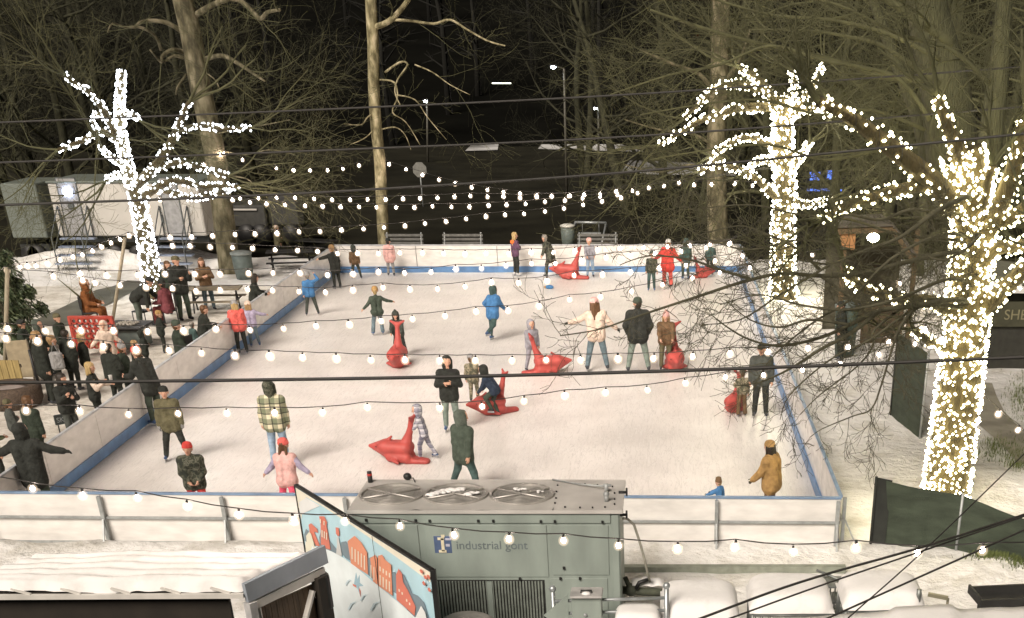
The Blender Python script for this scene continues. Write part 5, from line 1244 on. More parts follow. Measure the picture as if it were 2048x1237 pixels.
for k in range(40): b.ball((rg.uniform(-.25,.25), rg.uniform(-.25,.25), .66), .04, 6, 4)
b.build('stone', mat('fire_stone', (.3,.28,.24), .8), ft)
# big round wicker fire ring at the left edge
fp = empty('round_seat', G(28,812)); tag(fp, 'round brown wicker fire ring with pale cushion top at the left edge', 'fire ring')
b = MB(); b.lathe([(.62,.0),(.70,.15),(.72,.42),(.66,.5),(.5,.5),(.48,.3)], (0,0,0), 28); b.build('ring', mat('wicker', (.10,.07,.05), .7, var=.5, scale=22, bump=.6), fp)
b = MB(); b.lathe([(.5,.40),(.3,.42),(.001,.42)], (0,0,0), 24); b.build('inner_top', mat('pale_stone', (.35,.3,.28), .7), fp)
# tan board and wooden deck panel by the left pole
r = empty('sandwich_board', G(52,775), .3); tag(r, 'tan blank sandwich board beside the leaning black pole', 'sign board')
b = MB(); b.beam((0,-.02,.25),(0,.22,1.1),.5,.03,0,(0,1,0)); b.beam((0,.5,.2),(0,.24,1.1),.5,.03,0,(0,1,0)); b.build('panel', mat('tan_board', (.34,.28,.18), .7), r)
b = MB(); 
for x in (-.25,.25): b.tube([(x,-.08,0),(x,.23,1.12)], .02, 6); b.tube([(x,.58,0),(x,.23,1.12)], .02, 6)
b.build('frame', M_TTOP, r)
r = empty('timber_screen', G(12,790)); tag(r, 'yellowish upright plank screen at the left edge below the bush', 'screen'); b = MB()
for i in range(7): b.box((-.5+.16*i,0,.42), (.15,.03,.84))
b.build('plank', mat('plank_yellow', (.36,.27,.11), .8, var=.3, scale=8, stretch=(3,3,.3)), r); b = MB(); b.box((-.02,.04,.2), (1.15,.04,.08)); b.box((-.02,.04,.7), (1.15,.04,.08)); b.build('rail', M_TTOP, r)
# SKATE sign hung by the board
q = P(128,838,G(128,880).y); r = empty('small_sign', q, .75); tag(r, 'small dark hanging sign lettered SKA behind the left board', 'sign'); b = MB(); b.box((0,0,0), (.42,.03,.22), 0, bev=.01); b.build('panel', mat('sign_dark', (.05,.06,.06), .5), r)
text('SKA', .15, (-.17,-.018,-.055), mat('sign_letter', (.4,.42,.42), .5), r)
b = MB(); b.tube([(-.15,.02,.1),(-.15,.02,-.8)], .015, 5); b.tube([(.15,.02,.1),(.15,.02,-.8)], .015, 5); b.build('stake', M_CHB, r)
# building with sign at right edge
q = G(2000,760); bd = empty('shed', (q.x, q.y+1, 0)); tag(bd, 'dark shed with a weathered lettered board at the right edge', 'shed'); Ys = q.y+1
zs = P(2030,580,Ys).z
b = MB(); b.box((2.0,1.5,zs/2-.3), (5.0,3.0,zs-.6)); b.build('wall', mat('shed_wall', (.035,.035,.028), .8), bd)
b = MB(); b.beam((-.8,-.1,zs+.35),(5,-.1,zs-.2),.1,.14); b.prism([(-.9,-.1,zs+.3),(5,-.1,zs-.25),(5,3.2,zs-.25),(-.9,3.2,zs+.3)], (0,0,.08)); b.build('roof', mat('shed_roof', (.16,.16,.12), .8), bd)
z1 = P(2030,628,Ys).z; x1 = P(1990,628,Ys).x-bd.location.x
b = MB(); b.box((x1+.9,-.05,z1), (2.2,.06,.62)); sb = b.build('sign_board', mat('board_olive', (.06,.06,.036), .8), bd)
text('SHE', .36, (x1+.22,-.085,z1-.13), mat('sign_cream', (.24,.22,.13), .7), sb)
# slatted benches and frame beyond the far board
def bench(label, px, w):
    r = empty('park_bench', G(*px), 0); tag(r, label, 'bench', 'pale slatted benches behind the far board')
    b = MB()
    for k in range(4): b.box((0,-.05+.13*k,.46), (w,.09,.03))
    b.build('seat', mat('bench_pale', (.14,.14,.13), .5), r); b = MB()
    for k in range(3): b.box((0,.48+.03*k,.62+.14*k), (w,.03,.09))
    b.build('backrest', mat('bench_pale', (.14,.14,.13), .5), r)
    for s_ in (-1, 1):
        b = MB(); b.tube([(s_*w*.45,-.05,0),(s_*w*.45,-.05,.44),(s_*w*.45,.4,.44),(s_*w*.45,.58,1.0)], .03, 6); b.tube([(s_*w*.45,.45,0),(s_*w*.45,.4,.44)], .03, 6); b.build('leg', M_STEEL, r)
bench('pale bench just right of the middle plane trunk behind the far board', (808,524), 1.5)
bench('bright pale bench at the centre behind the far board', (925,524), 1.6)
bench('pale bench under the metal frame behind the far board', (1195,524), 1.6)
fr_ = empty('swing_frame', G(1185,500)); tag(fr_, 'grey tubular swing frame standing on the road behind the far board', 'frame'); Yf = G(1185,500).y+1.0; o = Vector(fr_.location)
p0, p1 = P(1150,445,Yf)-o, P(1212,446,Yf)-o
b = MB(); b.tube([p0, p1], .05, 8); b.build('top_bar', M_RAIL, fr_)
for p, s_ in ((p0,-1),(p1,1)):
    b = MB(); b.tube([(p.x-.25,p.y-.6,-.1), p, (p.x+.25,p.y+.7,-.1)], .04, 6); b.build('leg', M_RAIL, fr_)
b = MB(); 
for s_ in (-.35,.35): b.tube([((p0.x+p1.x)/2+s_, p0.y, p0.z), ((p0.x+p1.x)/2+s_, p0.y, .55)], .01, 4)
b.box(((p0.x+p1.x)/2, p0.y, .5), (.85,.4,.05)); b.build('seat', M_STEEL, fr_)
bin_('slim dark bin with pale top left of the swing frame', (1137,500), G(1137,503).y+.2, .55, 1.0, M_BIN, mat('bin_pale', (.5,.5,.46), .6))
# blue mitten lump on the ice
b = MB(); q = G(1099,578); b.ball((0,0,.06), .12, 10, 6, 0, (1.3,.8,.6)); b.ball((-.12,0,.06), .07, 8, 5, 1, (1.2,.8,.6)); tag(b.build('mitten', [cl('blue'), cl('tan')], None, q), 'small blue and tan mitten dropped on the ice', 'mitten')
# ------------------------------------------------------------------ figures: one continuous surface grown round a posed skeleton
def sdf_mesh(bones, vox):
    """bones: (a, b, ra, rb, material index, blend). Returns vertices, quads, per-face material index."""
    A = np.array([b[0] for b in bones], float); B = np.array([b[1] for b in bones], float); R = np.array([max(b[2], b[3]) for b in bones])
    lo = np.min(np.minimum(A, B) - R[:, None], 0) - 3*vox; hi = np.max(np.maximum(A, B) + R[:, None], 0) + 3*vox
    dims = np.ceil((hi-lo)/vox).astype(int) + 1
    D = np.full(dims, .5); best = np.full(dims, 1e3); lab = np.zeros(dims, np.int16)
    ax = [lo[i] + vox*np.arange(dims[i]) for i in range(3)]
    for (a, b, ra, rb, m, k) in bones:
        a = np.asarray(a, float); b = np.asarray(b, float); r = max(ra, rb) + k + 2*vox
        i0 = np.maximum(((np.minimum(a, b)-r-lo)/vox).astype(int), 0); i1 = np.minimum(((np.maximum(a, b)+r-lo)/vox).astype(int)+2, dims)
        sl = tuple(slice(i0[i], i1[i]) for i in range(3))
        X = ax[0][sl[0]][:, None, None]; Y = ax[1][sl[1]][None, :, None]; Z = ax[2][sl[2]][None, None, :]
        ab = b-a; L2 = max(1e-9, ab.dot(ab))
        t = np.clip(((X-a[0])*ab[0]+(Y-a[1])*ab[1]+(Z-a[2])*ab[2])/L2, 0, 1)
        d = np.sqrt((X-a[0]-t*ab[0])**2+(Y-a[1]-t*ab[1])**2+(Z-a[2]-t*ab[2])**2) - (ra+(rb-ra)*t)
        o = D[sl]; h = np.clip(.5+.5*(o-d)/k, 0, 1); D[sl] = o*(1-h)+d*h-k*h*(1-h)
        bs = best[sl]; u = d < bs; bs[u] = d[u]; lab[sl][u] = m
    ins = D < 0
    c = np.zeros(np.array(dims)-1, int)
    for i in (0,1):
        for j in (0,1):
            for k in (0,1): c += ins[i:dims[0]-1+i, j:dims[1]-1+j, k:dims[2]-1+k]
    act = (c > 0) & (c < 8); idx = -np.ones(act.shape, int); n = int(act.sum()); idx[act] = np.arange(n)
    I, J, K = np.nonzero(act); S = np.zeros((n, 3)); Cn = np.zeros(n)
    cor = [(0,0,0),(1,0,0),(0,1,0),(1,1,0),(0,0,1),(1,0,1),(0,1,1),(1,1,1)]
    for (p, q) in ((0,1),(2,3),(4,5),(6,7),(0,2),(1,3),(4,6),(5,7),(0,4),(1,5),(2,6),(3,7)):
        p = np.array(cor[p]); q = np.array(cor[q]); dp = D[I+p[0], J+p[1], K+p[2]]; dq = D[I+q[0], J+q[1], K+q[2]]
        m = (dp < 0) != (dq < 0); t = np.where(m, dp/np.where(m, dp-dq, 1), 0)
        S[m] += (p + (q-p)*t[:, None])[m]; Cn[m] += 1
    V = lo + (np.stack([I, J, K], 1) + S/Cn[:, None])*vox
    Fq = []
    for a in range(3):
        b_, c_ = (a+1) % 3, (a+2) % 3
        s0 = [slice(None)]*3; s1 = [slice(None)]*3; s0[a] = slice(0, -1); s1[a] = slice(1, None)
        d0, d1 = ins[tuple(s0)], ins[tuple(s1)]; E = np.argwhere(d0 != d1)
        E = E[(E[:, b_] > 0) & (E[:, c_] > 0) & (E[:, b_] < dims[b_]-1) & (E[:, c_] < dims[c_]-1)]
        if not len(E): continue
        def cell(db, dc):
            q = E.copy(); q[:, b_] -= db; q[:, c_] -= dc; return idx[q[:, 0], q[:, 1], q[:, 2]]
        q = np.stack([cell(1,1), cell(0,1), cell(0,0), cell(1,0)], 1)
        f = ~d0[E[:, 0], E[:, 1], E[:, 2]]; q[f] = q[f][:, ::-1]; Fq.append(q)
    Fq = np.concatenate(Fq); vl = lab[I, J, K]; return V, Fq, vl[Fq[:, 0]]

ARMS = {'down': ((.24,.03,-1),(.06,.16,-1)), 'out': ((.95,.05,-.42),(1,.12,-.22)), 'outlow': ((.62,.0,-.8),(.72,.1,-.62)), 'forward': ((.12,.85,-.5),(.0,1,-.05)),
 'push': ((.12,.6,-.8),(-.12,.85,-.5)), 'fold': ((.34,.25,-.95),(-.85,.62,.25)), 'pocket': ((.42,-.12,-.9),(-.28,.42,-.85)), 'up': ((.8,.1,.35),(-.5,.1,.85)),
 'phone': ((.3,.45,-.85),(-.25,.75,.6)), 'front': ((.16,.12,-1),(-.52,.45,-.7)), 'reach': ((.1,.9,-.45),(.0,1,-.3)), 'side': ((1,.1,-.15),(1,.1,-.12)), 'hang': ((.1,.35,-1),(.0,.3,-1)),
 'lap': ((.22,.3,-.9),(-.2,.9,-.15)), 'lean': ((.2,.55,-.8),(-.1,.95,.05)), 'back': ((.3,-.35,-.9),(.15,-.25,-1)), 'hip': ((.7,-.2,-.7),(-.6,.35,-.7))}
LEGS = {'stand': ((.08,.10,-1),(.05,-.10,-1)), 'wide': ((.22,.12,-1),(.20,-.14,-1)), 'stepf': ((.06,.42,-1),(.03,.05,-1)), 'stepb': ((.08,-.3,-1),(.06,-.55,-1)), 'bent': ((.08,.4,-.95),(.04,-.35,-1)),
 'sit': ((.16,1,-.1),(.04,.05,-1)), 'kick': ((.08,-.25,-1),(.04,-.9,-.5)), 'stridel': ((.42,.1,-1),(.44,-.15,-1)), 'crouch': ((.2,.95,-.5),(.05,-.55,-1)), 'knee': ((.12,.8,-.6),(.0,-.5,-.9))}
M_BOOT = mat('boot_dark', (.03,.035,.045), .55); M_BOOTW = mat('skate_white', (.62,.62,.62), .5); M_BOOTB = mat('skate_blue', (.05,.1,.22), .5)
M_EYE = mat('eye_dark', (.02,.015,.012), .3); M_LIP = mat('lip', (.4,.13,.11), .5); M_BLADE = mat('blade_steel', (.55,.57,.6), .25, .9)
BOOTS = {'dark': M_BOOT, 'white': M_BOOTW, 'blue': M_BOOTB}
HAIRC = {'brown': (.12,.06,.025), 'dark': (.025,.018,.012), 'blond': (.45,.32,.14), 'grey': (.25,.23,.2), 'tan': (.35,.22,.1)}
GLV = {}
def person(px, py, face, label, top=None, h=None, z=0.0, jacket='dark', pants='dark', boots='dark', hat=None, hatc='black', hair='brown', hairstyle='short', hood=None,
           arms=('down','down'), legs=('stand','stand'), lean=0, side=0, puffy=1.0, long_=0.08, glove=None, turn=0, nod=0, skates=True, group=None, wide=1.0, sleeve=None, extra=None, roots=None, seat=None, flare=1.0):
    if h is None: h = height_at(px, py, top, z)
    h = max(.8, min(2.0, h)); s = h/1.80; child = h < 1.42; hs = s*(1.34 if child else 1.17); puffy *= 1.15; wide *= 1.07; long_ = long_*.55
    mats = [cl(jacket), cl(pants), BOOTS[boots], SKIN(), cl(glove) if glove else SKIN(), M_EYE, M_LIP, cl(hood) if hood else cl(jacket), cl(sleeve) if sleeve else cl(jacket)]
    J, PN, BT_, SK, GL, EY, LP, HD, SL = range(9)
    prg = random.Random(int(px*7+py)); lean = lean or prg.uniform(-2, 7); side = side or prg.uniform(-3.5, 3.5); turn = turn or prg.uniform(-25, 25); face = face + prg.uniform(-6, 6)
    la = math.radians(lean); sa = math.radians(side)
    u = Vector((math.sin(sa), math.sin(la)*math.cos(sa), math.cos(la)*math.cos(sa))); fw = Vector((0, math.cos(la), -math.sin(la))); rt = Vector((math.cos(sa), 0, -math.sin(sa)))
    C = Vector((0,0,0)); p = puffy; B_ = []
    def bone(a, b, ra, rb, m, k=.03): B_.append((tuple(a), tuple(b), ra*s, rb*s, m, max(.008, k*s)))
    w = wide
    bone(C+Vector((-.07*s*w,0,0)), C+Vector((.07*s*w,0,0)), .115, .115, PN)
    for sg in (-1, 1):
        bone(C+rt*(.075*s*sg*w)+u*(.02*s), C+rt*(.10*s*sg*w)+u*(.36*s), .112*p, .118*p, J)
        if long_ > .02: bone(C+rt*(.08*s*sg*w)-Vector((0,0,long_*s)), C+rt*(.075*s*sg*w)+u*(.05*s), .122*p*flare, .118*p, J, .02)
    sh = [C+rt*(.175*s*sg*w)+u*(.445*s) for sg in (-1, 1)]
    bone(sh[0], sh[1], .082*p, .082*p, J); bone(C+u*(.40*s)+fw*(.02*s), C+u*(.50*s), .11*p, .075*p, J)
    nk = C+u*(.52*s)
    nd = math.radians(nod); hu = (u*.45 + Vector((0,0,1))*.55).normalized(); tr_ = math.radians(turn)
    hf = Matrix.Rotation(tr_, 3, 'Z') @ Vector((0,1,0)); hr = hf.cross(Vector((0,0,1))).normalized(); hu = (hu*math.cos(nd) + hf*math.sin(nd)).normalized(); hf = hu.cross(hr)*-1; hf = hr.cross(hu)*-1 if hf.dot(Matrix.Rotation(tr_, 3, 'Z') @ Vector((0,1,0))) < 0 else hf
    hc = nk + hu*(.155*hs) + hf*(.015*hs)
    k_ = hs/s
    bone(nk-u*(.03*s), nk+hu*(.07*s), .058, .052, SK, .02)
    bone(hc+hu*(.030*hs)-hf*(.022*hs), hc+hu*(.028*hs)+hf*(.018*hs), .087*k_, .082*k_, SK, .02)
    bone(hc+hf*(.022*hs), hc-hu*(.082*hs)+hf*(.040*hs), .070*k_, .042*k_, SK, .02)
    bone(hc+hf*(.096*hs)+hu*(.012*hs), hc+hf*(.108*hs)-hu*(.022*hs), .010*k_, .016*k_, SK, .008)
    for sg in (-1, 1): bone(hc+hr*(.085*hs*sg)+hu*(.012*hs), hc+hr*(.086*hs*sg)-hu*(.025*hs), .016*k_, .013*k_, SK, .006)
    if hood or hat == 'hoodup':
        bone(hc-hf*(.045*hs)+hu*(.035*hs), hc-hf*(.03*hs)-hu*(.06*hs), .110*k_, .105*k_, HD, .02); bone(hc-hf*(.02*hs)+hu*(.08*hs), hc+hf*(.03*hs)+hu*(.085*hs), .062*k_, .05*k_, HD, .02)
        for sg in (-1, 1): bone(hc+hr*(.075*hs*sg)+hu*(.04*hs), hc+hr*(.07*hs*sg)-hu*(.09*hs)+hf*(.02*hs), .04*k_, .04*k_, HD, .02)
        bone(nk-hf*(.02*s), nk+hf*(.05*s)-hu*(.01*s), .085, .07, HD, .02)
    hands = []
    for i, sg in enumerate((-1, 1)):
        a_, b_ = ARMS[arms[i]] if isinstance(arms[i], str) else arms[i]
        def vec(v): 
            v = Vector((v[0]*sg, v[1], v[2])).normalized(); return (rt*v.x + (fw*.5+Vector((0,1,0))*.5).normalized()*v.y + (u*.3+Vector((0,0,1))*.7).normalized()*v.z).normalized()
        e = sh[i] + vec(a_)*(.28*s); wr = e + vec(b_)*(.235*s); hd = wr + vec(b_)*(.075*s)
        bone(sh[i], e, .068*p, .056*p, SL, .025); bone(e, wr-vec(b_)*(.02*s), .056*p, .044*p, SL, .02); bone(wr-vec(b_)*(.02*s), hd, .030, .034, GL, .012); hands.append((wr, hd, vec(b_), sg))
    feet = []
    for i, sg in enumerate((-1, 1)):
        a_, b_ = LEGS[legs[i]] if isinstance(legs[i], str) else legs[i]
        va = Vector((a_[0]*sg, a_[1], a_[2])).normalized(); vb = Vector((b_[0]*sg, b_[1], b_[2])).normalized()
        hp = C + Vector((.085*s*sg*w, 0, -.02*s)); kn = hp + va*(.40*s); an = kn + vb*(.39*s)
        bone(hp, kn, .102, .080, PN, .03); bone(kn, an, .078, .060*flare, PN, .02); feet.append((an, sg, vb))
        toe = Vector((.12*sg, 1, 0)).normalized()
        bone(an+vb*(.0*s), an+vb*(.055*s)-toe*(.02*s), .046, .044, BT_, .012); bone(an+vb*(.055*s)-toe*(.03*s), an+vb*(.06*s)+toe*(.13*s), .042, .036, BT_, .012)
    V, Q, fm = sdf_mesh(B_, .0165 if h > 1.2 else .0135)
    mb = MB(); mb.v = [tuple(v) for v in V]; mb.f = [tuple(int(i) for i in q) for q in Q]; mb.m = [int(i) for i in fm]; mb.sm = [True]*len(mb.f)
    # fingers and thumb
    for wr, hd, d, sg in hands:
        nrm = rt*sg if abs(d.dot(rt)) < .8 else Vector((0,0,1)); sdw = d.cross(nrm).normalized(); nrm = sdw.cross(d).normalized()
        for q, L_ in ((-1.5,.052),(-.5,.064),(.5,.060),(1.5,.046)):
            b0 = hd + sdw*(q*.017*s); b1 = b0 + (d - nrm*.3)*(L_*.6*s); b2 = b1 + (d*.6 - nrm*.8)*(L_*.55*s); mb.tube([b0, b1, b2], [.0105*s,.0095*s,.008*s], 5, GL)
        t0 = wr + d*(.02*s) + sdw*(.024*s); mb.tube([t0, t0+(d*.6+sdw*.8)*(.035*s), t0+(d*1.2+sdw*.75)*(.052*s)], [.013*s,.012*s,.009*s], 5, GL)
    # eyes, brows, mouth
    for sg in (-1, 1): mb.ball(hc+hf*(.084*hs)+hr*(.033*hs*sg)+hu*(.022*hs), .0105*hs, 6, 4, EY, (1.2,1,.8))
    mb.ball(hc+hf*(.086*hs)-hu*(.052*hs), .016*hs, 6, 4, LP, (1.4,.8,.45))
    if extra: extra(mb, mats, dict(C=C, s=s, hc=hc, hf=hf, hu=hu, hr=hr, nk=nk, hands=hands, sh=sh, u=u, fw=fw, rt=rt))
    raise_ = .062*s if skates else .005
    low = min(an.z + vb.z*.06*s - .042*s for an, sg, vb in feet)
    if seat is not None: low = -seat
    g0 = G(px, py, z)
    o = mb.build('person', mats); o.location = (g0.x, g0.y, z - low + (raise_ if seat is None else 0)); o.rotation_euler = (0, 0, math.radians(face))
    # centre the feet on the anchor
    if seat is None:
        fc = (feet[0][0]+feet[1][0])/2; off = Matrix.Rotation(math.radians(face), 3, 'Z') @ Vector((fc.x, fc.y, 0)); o.location.x -= off.x; o.location.y -= off.y
    tag(o, label, 'person', group)
    if skates:
        for an, sg, vb in feet:
            b = MB(); q = an + vb*(.06*s); toe = Vector((.12*sg, 1, 0)).normalized(); zz = q.z-.042*s
            b.beam(q - toe*.06*s + Vector((0,0,-.042*s-.028*s)), q + toe*.17*s + Vector((0,0,-.042*s-.028*s)), .005, .055*s); b.build('skate_blade', M_BLADE, o)
    def oriented(mbx, name, m): return mbx.build(name, m, o)
    Mx = lambda x, y, zz: hc + hr*(x*hs) + hf*(y*hs) + hu*(zz*hs)
    if hat in ('beanie', 'pom', 'cap', 'tall'):
        b = MB(); n = 16; hh = {'beanie': .135, 'pom': .14, 'cap': .115, 'tall': .18}[hat]; vs = []; prof = [(.098,.020),(.102,.028),(.102,.055),(.096,.06),(.094,.085),(.078,hh-.02),(.045,hh-.003),(.002,hh)]
        for r, zz in prof:
            for k in range(n):
                a = 2*math.pi*k/n; vs.append(Mx(r*math.cos(a)*.96, r*math.sin(a)*1.06-.006, zz + .012*math.cos(a-math.pi/2)*(zz < .07)))
        b.add(vs, [(i*n+k, i*n+(k+1) % n, (i+1)*n+(k+1) % n, (i+1)*n+k) for i in range(len(prof)-1) for k in range(n)], 0, True)
        if hat == 'cap': b.add([Mx(-.06,.085,.04),Mx(.06,.085,.04),Mx(.05,.165,.028),Mx(-.05,.165,.028),Mx(-.06,.085,.048),Mx(.06,.085,.048),Mx(.05,.165,.034),Mx(-.05,.165,.034)], [(3,2,1,0),(4,5,6,7),(0,1,5,4),(1,2,6,5),(2,3,7,6),(3,0,4,7)])
        if hat == 'pom': b.ball(Mx(0,0,.155), .042*hs, 8, 6)
        b.build('hat', cl(hatc), o)
    if hairstyle and not hood and hat != 'hoodup':
        hb = []; HM = mat('hair_' + hair, HAIRC[hair], .6, var=.4, scale=25, stretch=(4,4,.5))
        def hbn(a, b_, ra, rb): hb.append((tuple(a), tuple(b_), ra*hs, rb*hs, 0, .015*hs))
        if hat is None: hbn(Mx(0,-.03,.05), Mx(0,.012,.055), .092, .082)
        hbn(Mx(0,-.045,.02), Mx(0,-.035,-.04), .072, .06)
        if hairstyle == 'long':
            for sg in (-1, 0, 1): hbn(Mx(.05*sg,-.05,-.01), Mx(.062*sg,-.085,-.30), .055, .04)
            for sg in (-1, 1): hbn(Mx(.082*sg,.0,.02), Mx(.085*sg,.01,-.20), .026, .02)
        if hairstyle == 'braids':
            for sg in (-1, 1): hbn(Mx(.05*sg,-.05,-.04), Mx(.085*sg,-.09,-.32), .032, .016)
        if hairstyle == 'bob':
            for sg in (-1, 0, 1): hbn(Mx(.05*sg,-.05,-.01), Mx(.06*sg,-.055,-.12), .05, .045)
            for sg in (-1, 1): hbn(Mx(.082*sg,.01,.02), Mx(.082*sg,.015,-.10), .026, .022)
        if hairstyle == 'bun': hbn(Mx(0,-.09,.09), Mx(0,-.1,.09), .04, .04)
        V, Q, fm = sdf_mesh(hb, .012); b = MB(); b.v = [tuple(v) for v in V]; b.f = [tuple(int(i) for i in q) for q in Q]; b.m = [0]*len(b.f); b.sm = [True]*len(b.f); b.build('hair', HM, o)
    return o

# ------------------------------------------------------------------ whale skating aids
M_WH = mat('whale_red', (.44,.075,.065), .55, var=.16, scale=5)
def whale_mesh():
    B = [((0,.30,.27),(0,.62,.27),.150,.035,0,.04), ((0,.18,.10),(0,.52,.23),.11,.04,0,.05)]
    for sg in (-1, 1):
        B += [((.08*sg,-.12,.28),(.07*sg,.32,.28),.115,.11,0,.05), ((.09*sg,-.12,.11),(.07*sg,.2,.11),.11,.10,0,.04), ((.09*sg,-.16,.05),(.05*sg,-.50,.04),.06,.045,0,.04), ((0,-.27,.80),(.15*sg,-.30,.88),.045,.022,0,.02), ((.17*sg,.10,.08),(.26*sg,-.02,.05),.05,.025,0,.02)]
    B += [((0,-.16,.05),(0,-.50,.04),.06,.045,0,.04), ((0,.24,.40),(0,.17,.47),.04,.022,0,.025), ((0,-.10,.32),(0,-.21,.58),.12,.055,0,.04), ((0,-.21,.58),(0,-.27,.82),.055,.045,0,.03)]
    V, Q, fm = sdf_mesh(B, .02); V[:, 2] = np.maximum(V[:, 2], .005)
    b = MB(); b.v = [tuple(v) for v in V]; b.f = [tuple(int(i) for i in q) for q in Q]; b.m = [0]*len(b.f); b.sm = [True]*len(b.f)
    for sg in (-1, 1): b.ball((.115*sg,.45,.29), .013, 8, 5, 1)
    return b.mesh('whale', [M_WH, M_EYE])
WME = whale_mesh()
def whale(px, py, face, label, sc=1.0, tilt=0):
    o = bpy.data.objects.new('whale_skate_aid', WME); COL.objects.link(o); o.location = G(px, py); o.rotation_euler = (math.radians(tilt), 0, math.radians(face)); o.scale = (sc,sc,sc); tag(o, label, 'skating aid', 'red whale skating aids'); return o
whale(805,924,78, 'red whale skating aid pointing left, pushed by the child in the checkered suit', 1.12)
whale(798,732,180, 'red whale skating aid pointing at the camera in front of the dark hooded child', 1.25)
whale(1090,748,-75, 'red whale skating aid pointing right beside the pale lavender figure', 1.15)
whale(1349,738,185, 'red whale skating aid under the hands of the brown jacket pink hat child', 1.3)
whale(990,828,120, 'red whale skating aid with the navy jacket child riding on it', 1.1)
whale(1470,822,160, 'red whale skating aid half hidden behind the brown overalls child at right', 1.0)
whale(1142,558,80, 'red whale skating aid at the far board below the bending camouflage adult', 1.25)
whale(1402,556,-80, 'small orange-red whale skating aid at right end of the far kick strip', .85)

def stripe(mb, mats, k): pass
P_ = person
ICE = 'skaters on the ice'; CRD = 'onlookers left of the ice'
# --- skaters, front row
P_(90,1035,0,'person in wide black hooded jacket with arms spread in the near left corner', top=850, jacket='black', pants='darkgreen', hood='black', arms=('out','out'), puffy=1.22, long_=.42, wide=1.1, flare=.95, group=ICE, glove='black')
P_(405,1042,196,'person in red beanie and dark camouflage jacket with clasped hands at the front board', top=884, jacket='camodark', pants='red', hat='beanie', hatc='red', arms=('front','front'), puffy=1.18, turn=-12, long_=.2, group=ICE)
P_(575,1035,-10,'girl in pink beanie with braids and a pink lavender jacket, arms spread behind the mural', top=888, jacket='coral' if 0 else 'pink', sleeve='lavender', pants='brightpink', hat='beanie', hatc='coral', hairstyle='braids', arms=('outlow','outlow'), legs=('wide','kick'), lean=14, puffy=1.15, long_=.18, flare=1.15, group=ICE)
P_(357,921,188,'boy in black beanie and faded olive jacket facing the camera near the left board', top=772, jacket='olive', pants='black', hat='beanie', hatc='black', arms=('down','down'), legs=('wide','wide'), puffy=1.15, boots='blue', glove='grey', long_=.22, group=ICE)
P_(563,932,12,'tall person in green and white plaid jacket and pale jeans, back to the camera', top=764, jacket='plaidgreen', pants='lightblue', hood='camodark', arms=('down','down'), puffy=1.15, long_=.14, group=ICE)
P_(857,921,95,'small child in grey checkered hooded suit pushing a red whale to the left', top=811, jacket='plaidgrey', pants='plaidgrey', hood='plaidgrey', arms=('push','push'), legs=('stepf','stepb'), lean=14, glove='maroon', boots='blue', group=ICE)
P_(932,990,-35,'large person in dark grey green hoodie and dark trousers striding behind the refrigeration unit', top=818, jacket='darkgreen', pants='teal', hood='greygreen', arms=('down','back'), legs=('stridel','stridel'), puffy=1.2, lean=6, long_=.18, wide=1.08, group=ICE)
P_(905,863,185,'person in long black jacket with crossed arms and hood up, facing the camera mid-ice', top=714, jacket='black', pants='greypants', hood='black', arms=('fold','fold'), boots='blue', puffy=1.12, long_=.2, group=ICE)
P_(950,806,-8,'person in full camouflage jacket and trousers beside the child on the whale', top=712, jacket='camolight', pants='camolight', hat='beanie', hatc='grey', arms=('down','lean'), puffy=1.12, long_=.16, group=ICE)
P_(990,834,75,'child in navy jacket with black hood riding a red whale', h=1.25, jacket='navy', pants='darkgreen', hood='black', arms=('push','push'), legs=('knee','bent'), lean=38, puffy=1.1, group=ICE)
P_(1540,1046,62,'man in tan canvas coat leaning on the front board near the right corner', top=884, jacket='tan', pants='brown', hat='beanie', hatc='tan', hair='dark', hairstyle='bob', arms=(((.25,.45,-.85),(.05,.75,-.65)),'down'), puffy=1.4, wide=1.15, long_=.2, lean=7, turn=-10, glove='dark', group=ICE)
P_(1441,1045,60,'toddler in bright blue jacket and brown knit hat hanging over the front board', top=962, jacket='blue', pants='navy', hat='tall', hatc='brown', hair='tan', arms=('reach','reach'), lean=10, puffy=1.1, glove='black', group=ICE)
P_(1483,834,10,'child in brown canvas overalls with camouflage top, back turned, at the right board', top=742, jacket='camolight', pants='brown', hat='beanie', hatc='camo', arms=('lean','down'), legs=('stand','stand'), puffy=1.1, flare=1.5, long_=0, group=ICE)
P_(1520,836,170,'person in black cap, dark jacket and black trousers standing beside the brown overalls child', top=688, jacket='charcoal', pants='black', hat='cap', hatc='black', arms=('down','down'), puffy=1.15, group=ICE)
P_(318,850,62,'man in black coat and red beanie leaning out over the left board', top=692, jacket='black', pants='darkgreen', hat='beanie', hatc='red', arms=('lean','lean'), lean=22, puffy=1.15, long_=.25, boots='blue', group=ICE)
# --- middle of the ice
P_(487,709,35,'girl in bright red jacket and grey beanie, back turned, by the left kick strip', top=602, jacket='coral', pants='black', hat='beanie', hatc='grey', hair='blond', hairstyle='bob', arms=('fold','down'), puffy=1.15, group=ICE)
P_(512,696,25,'girl in lavender jacket right beside the red jacket girl', top=607, jacket='lavender', pants='jeans', hat='beanie', hatc='cream', hair='tan', hairstyle='bob', arms=('down','out'), legs=('stand','stepb'), puffy=1.1, boots='blue', group=ICE)
P_(757,671,30,'skater in dark sweater and flared blue jeans, one arm stretched to the right', top=577, jacket='darkgreen', pants='jeans', hat='beanie', hatc='tan', hair='blond', arms=('outlow','out'), legs=('wide','stand'), flare=1.35, boots='blue', group=ICE)
P_(802,712,180,'child in black hooded coat facing the camera behind a red whale', top=622, jacket='dark', pants='black', hat='pom', hatc='dark', hood='black', arms=('push','push'), lean=18, puffy=1.2, legs=('wide','wide'), group=ICE)
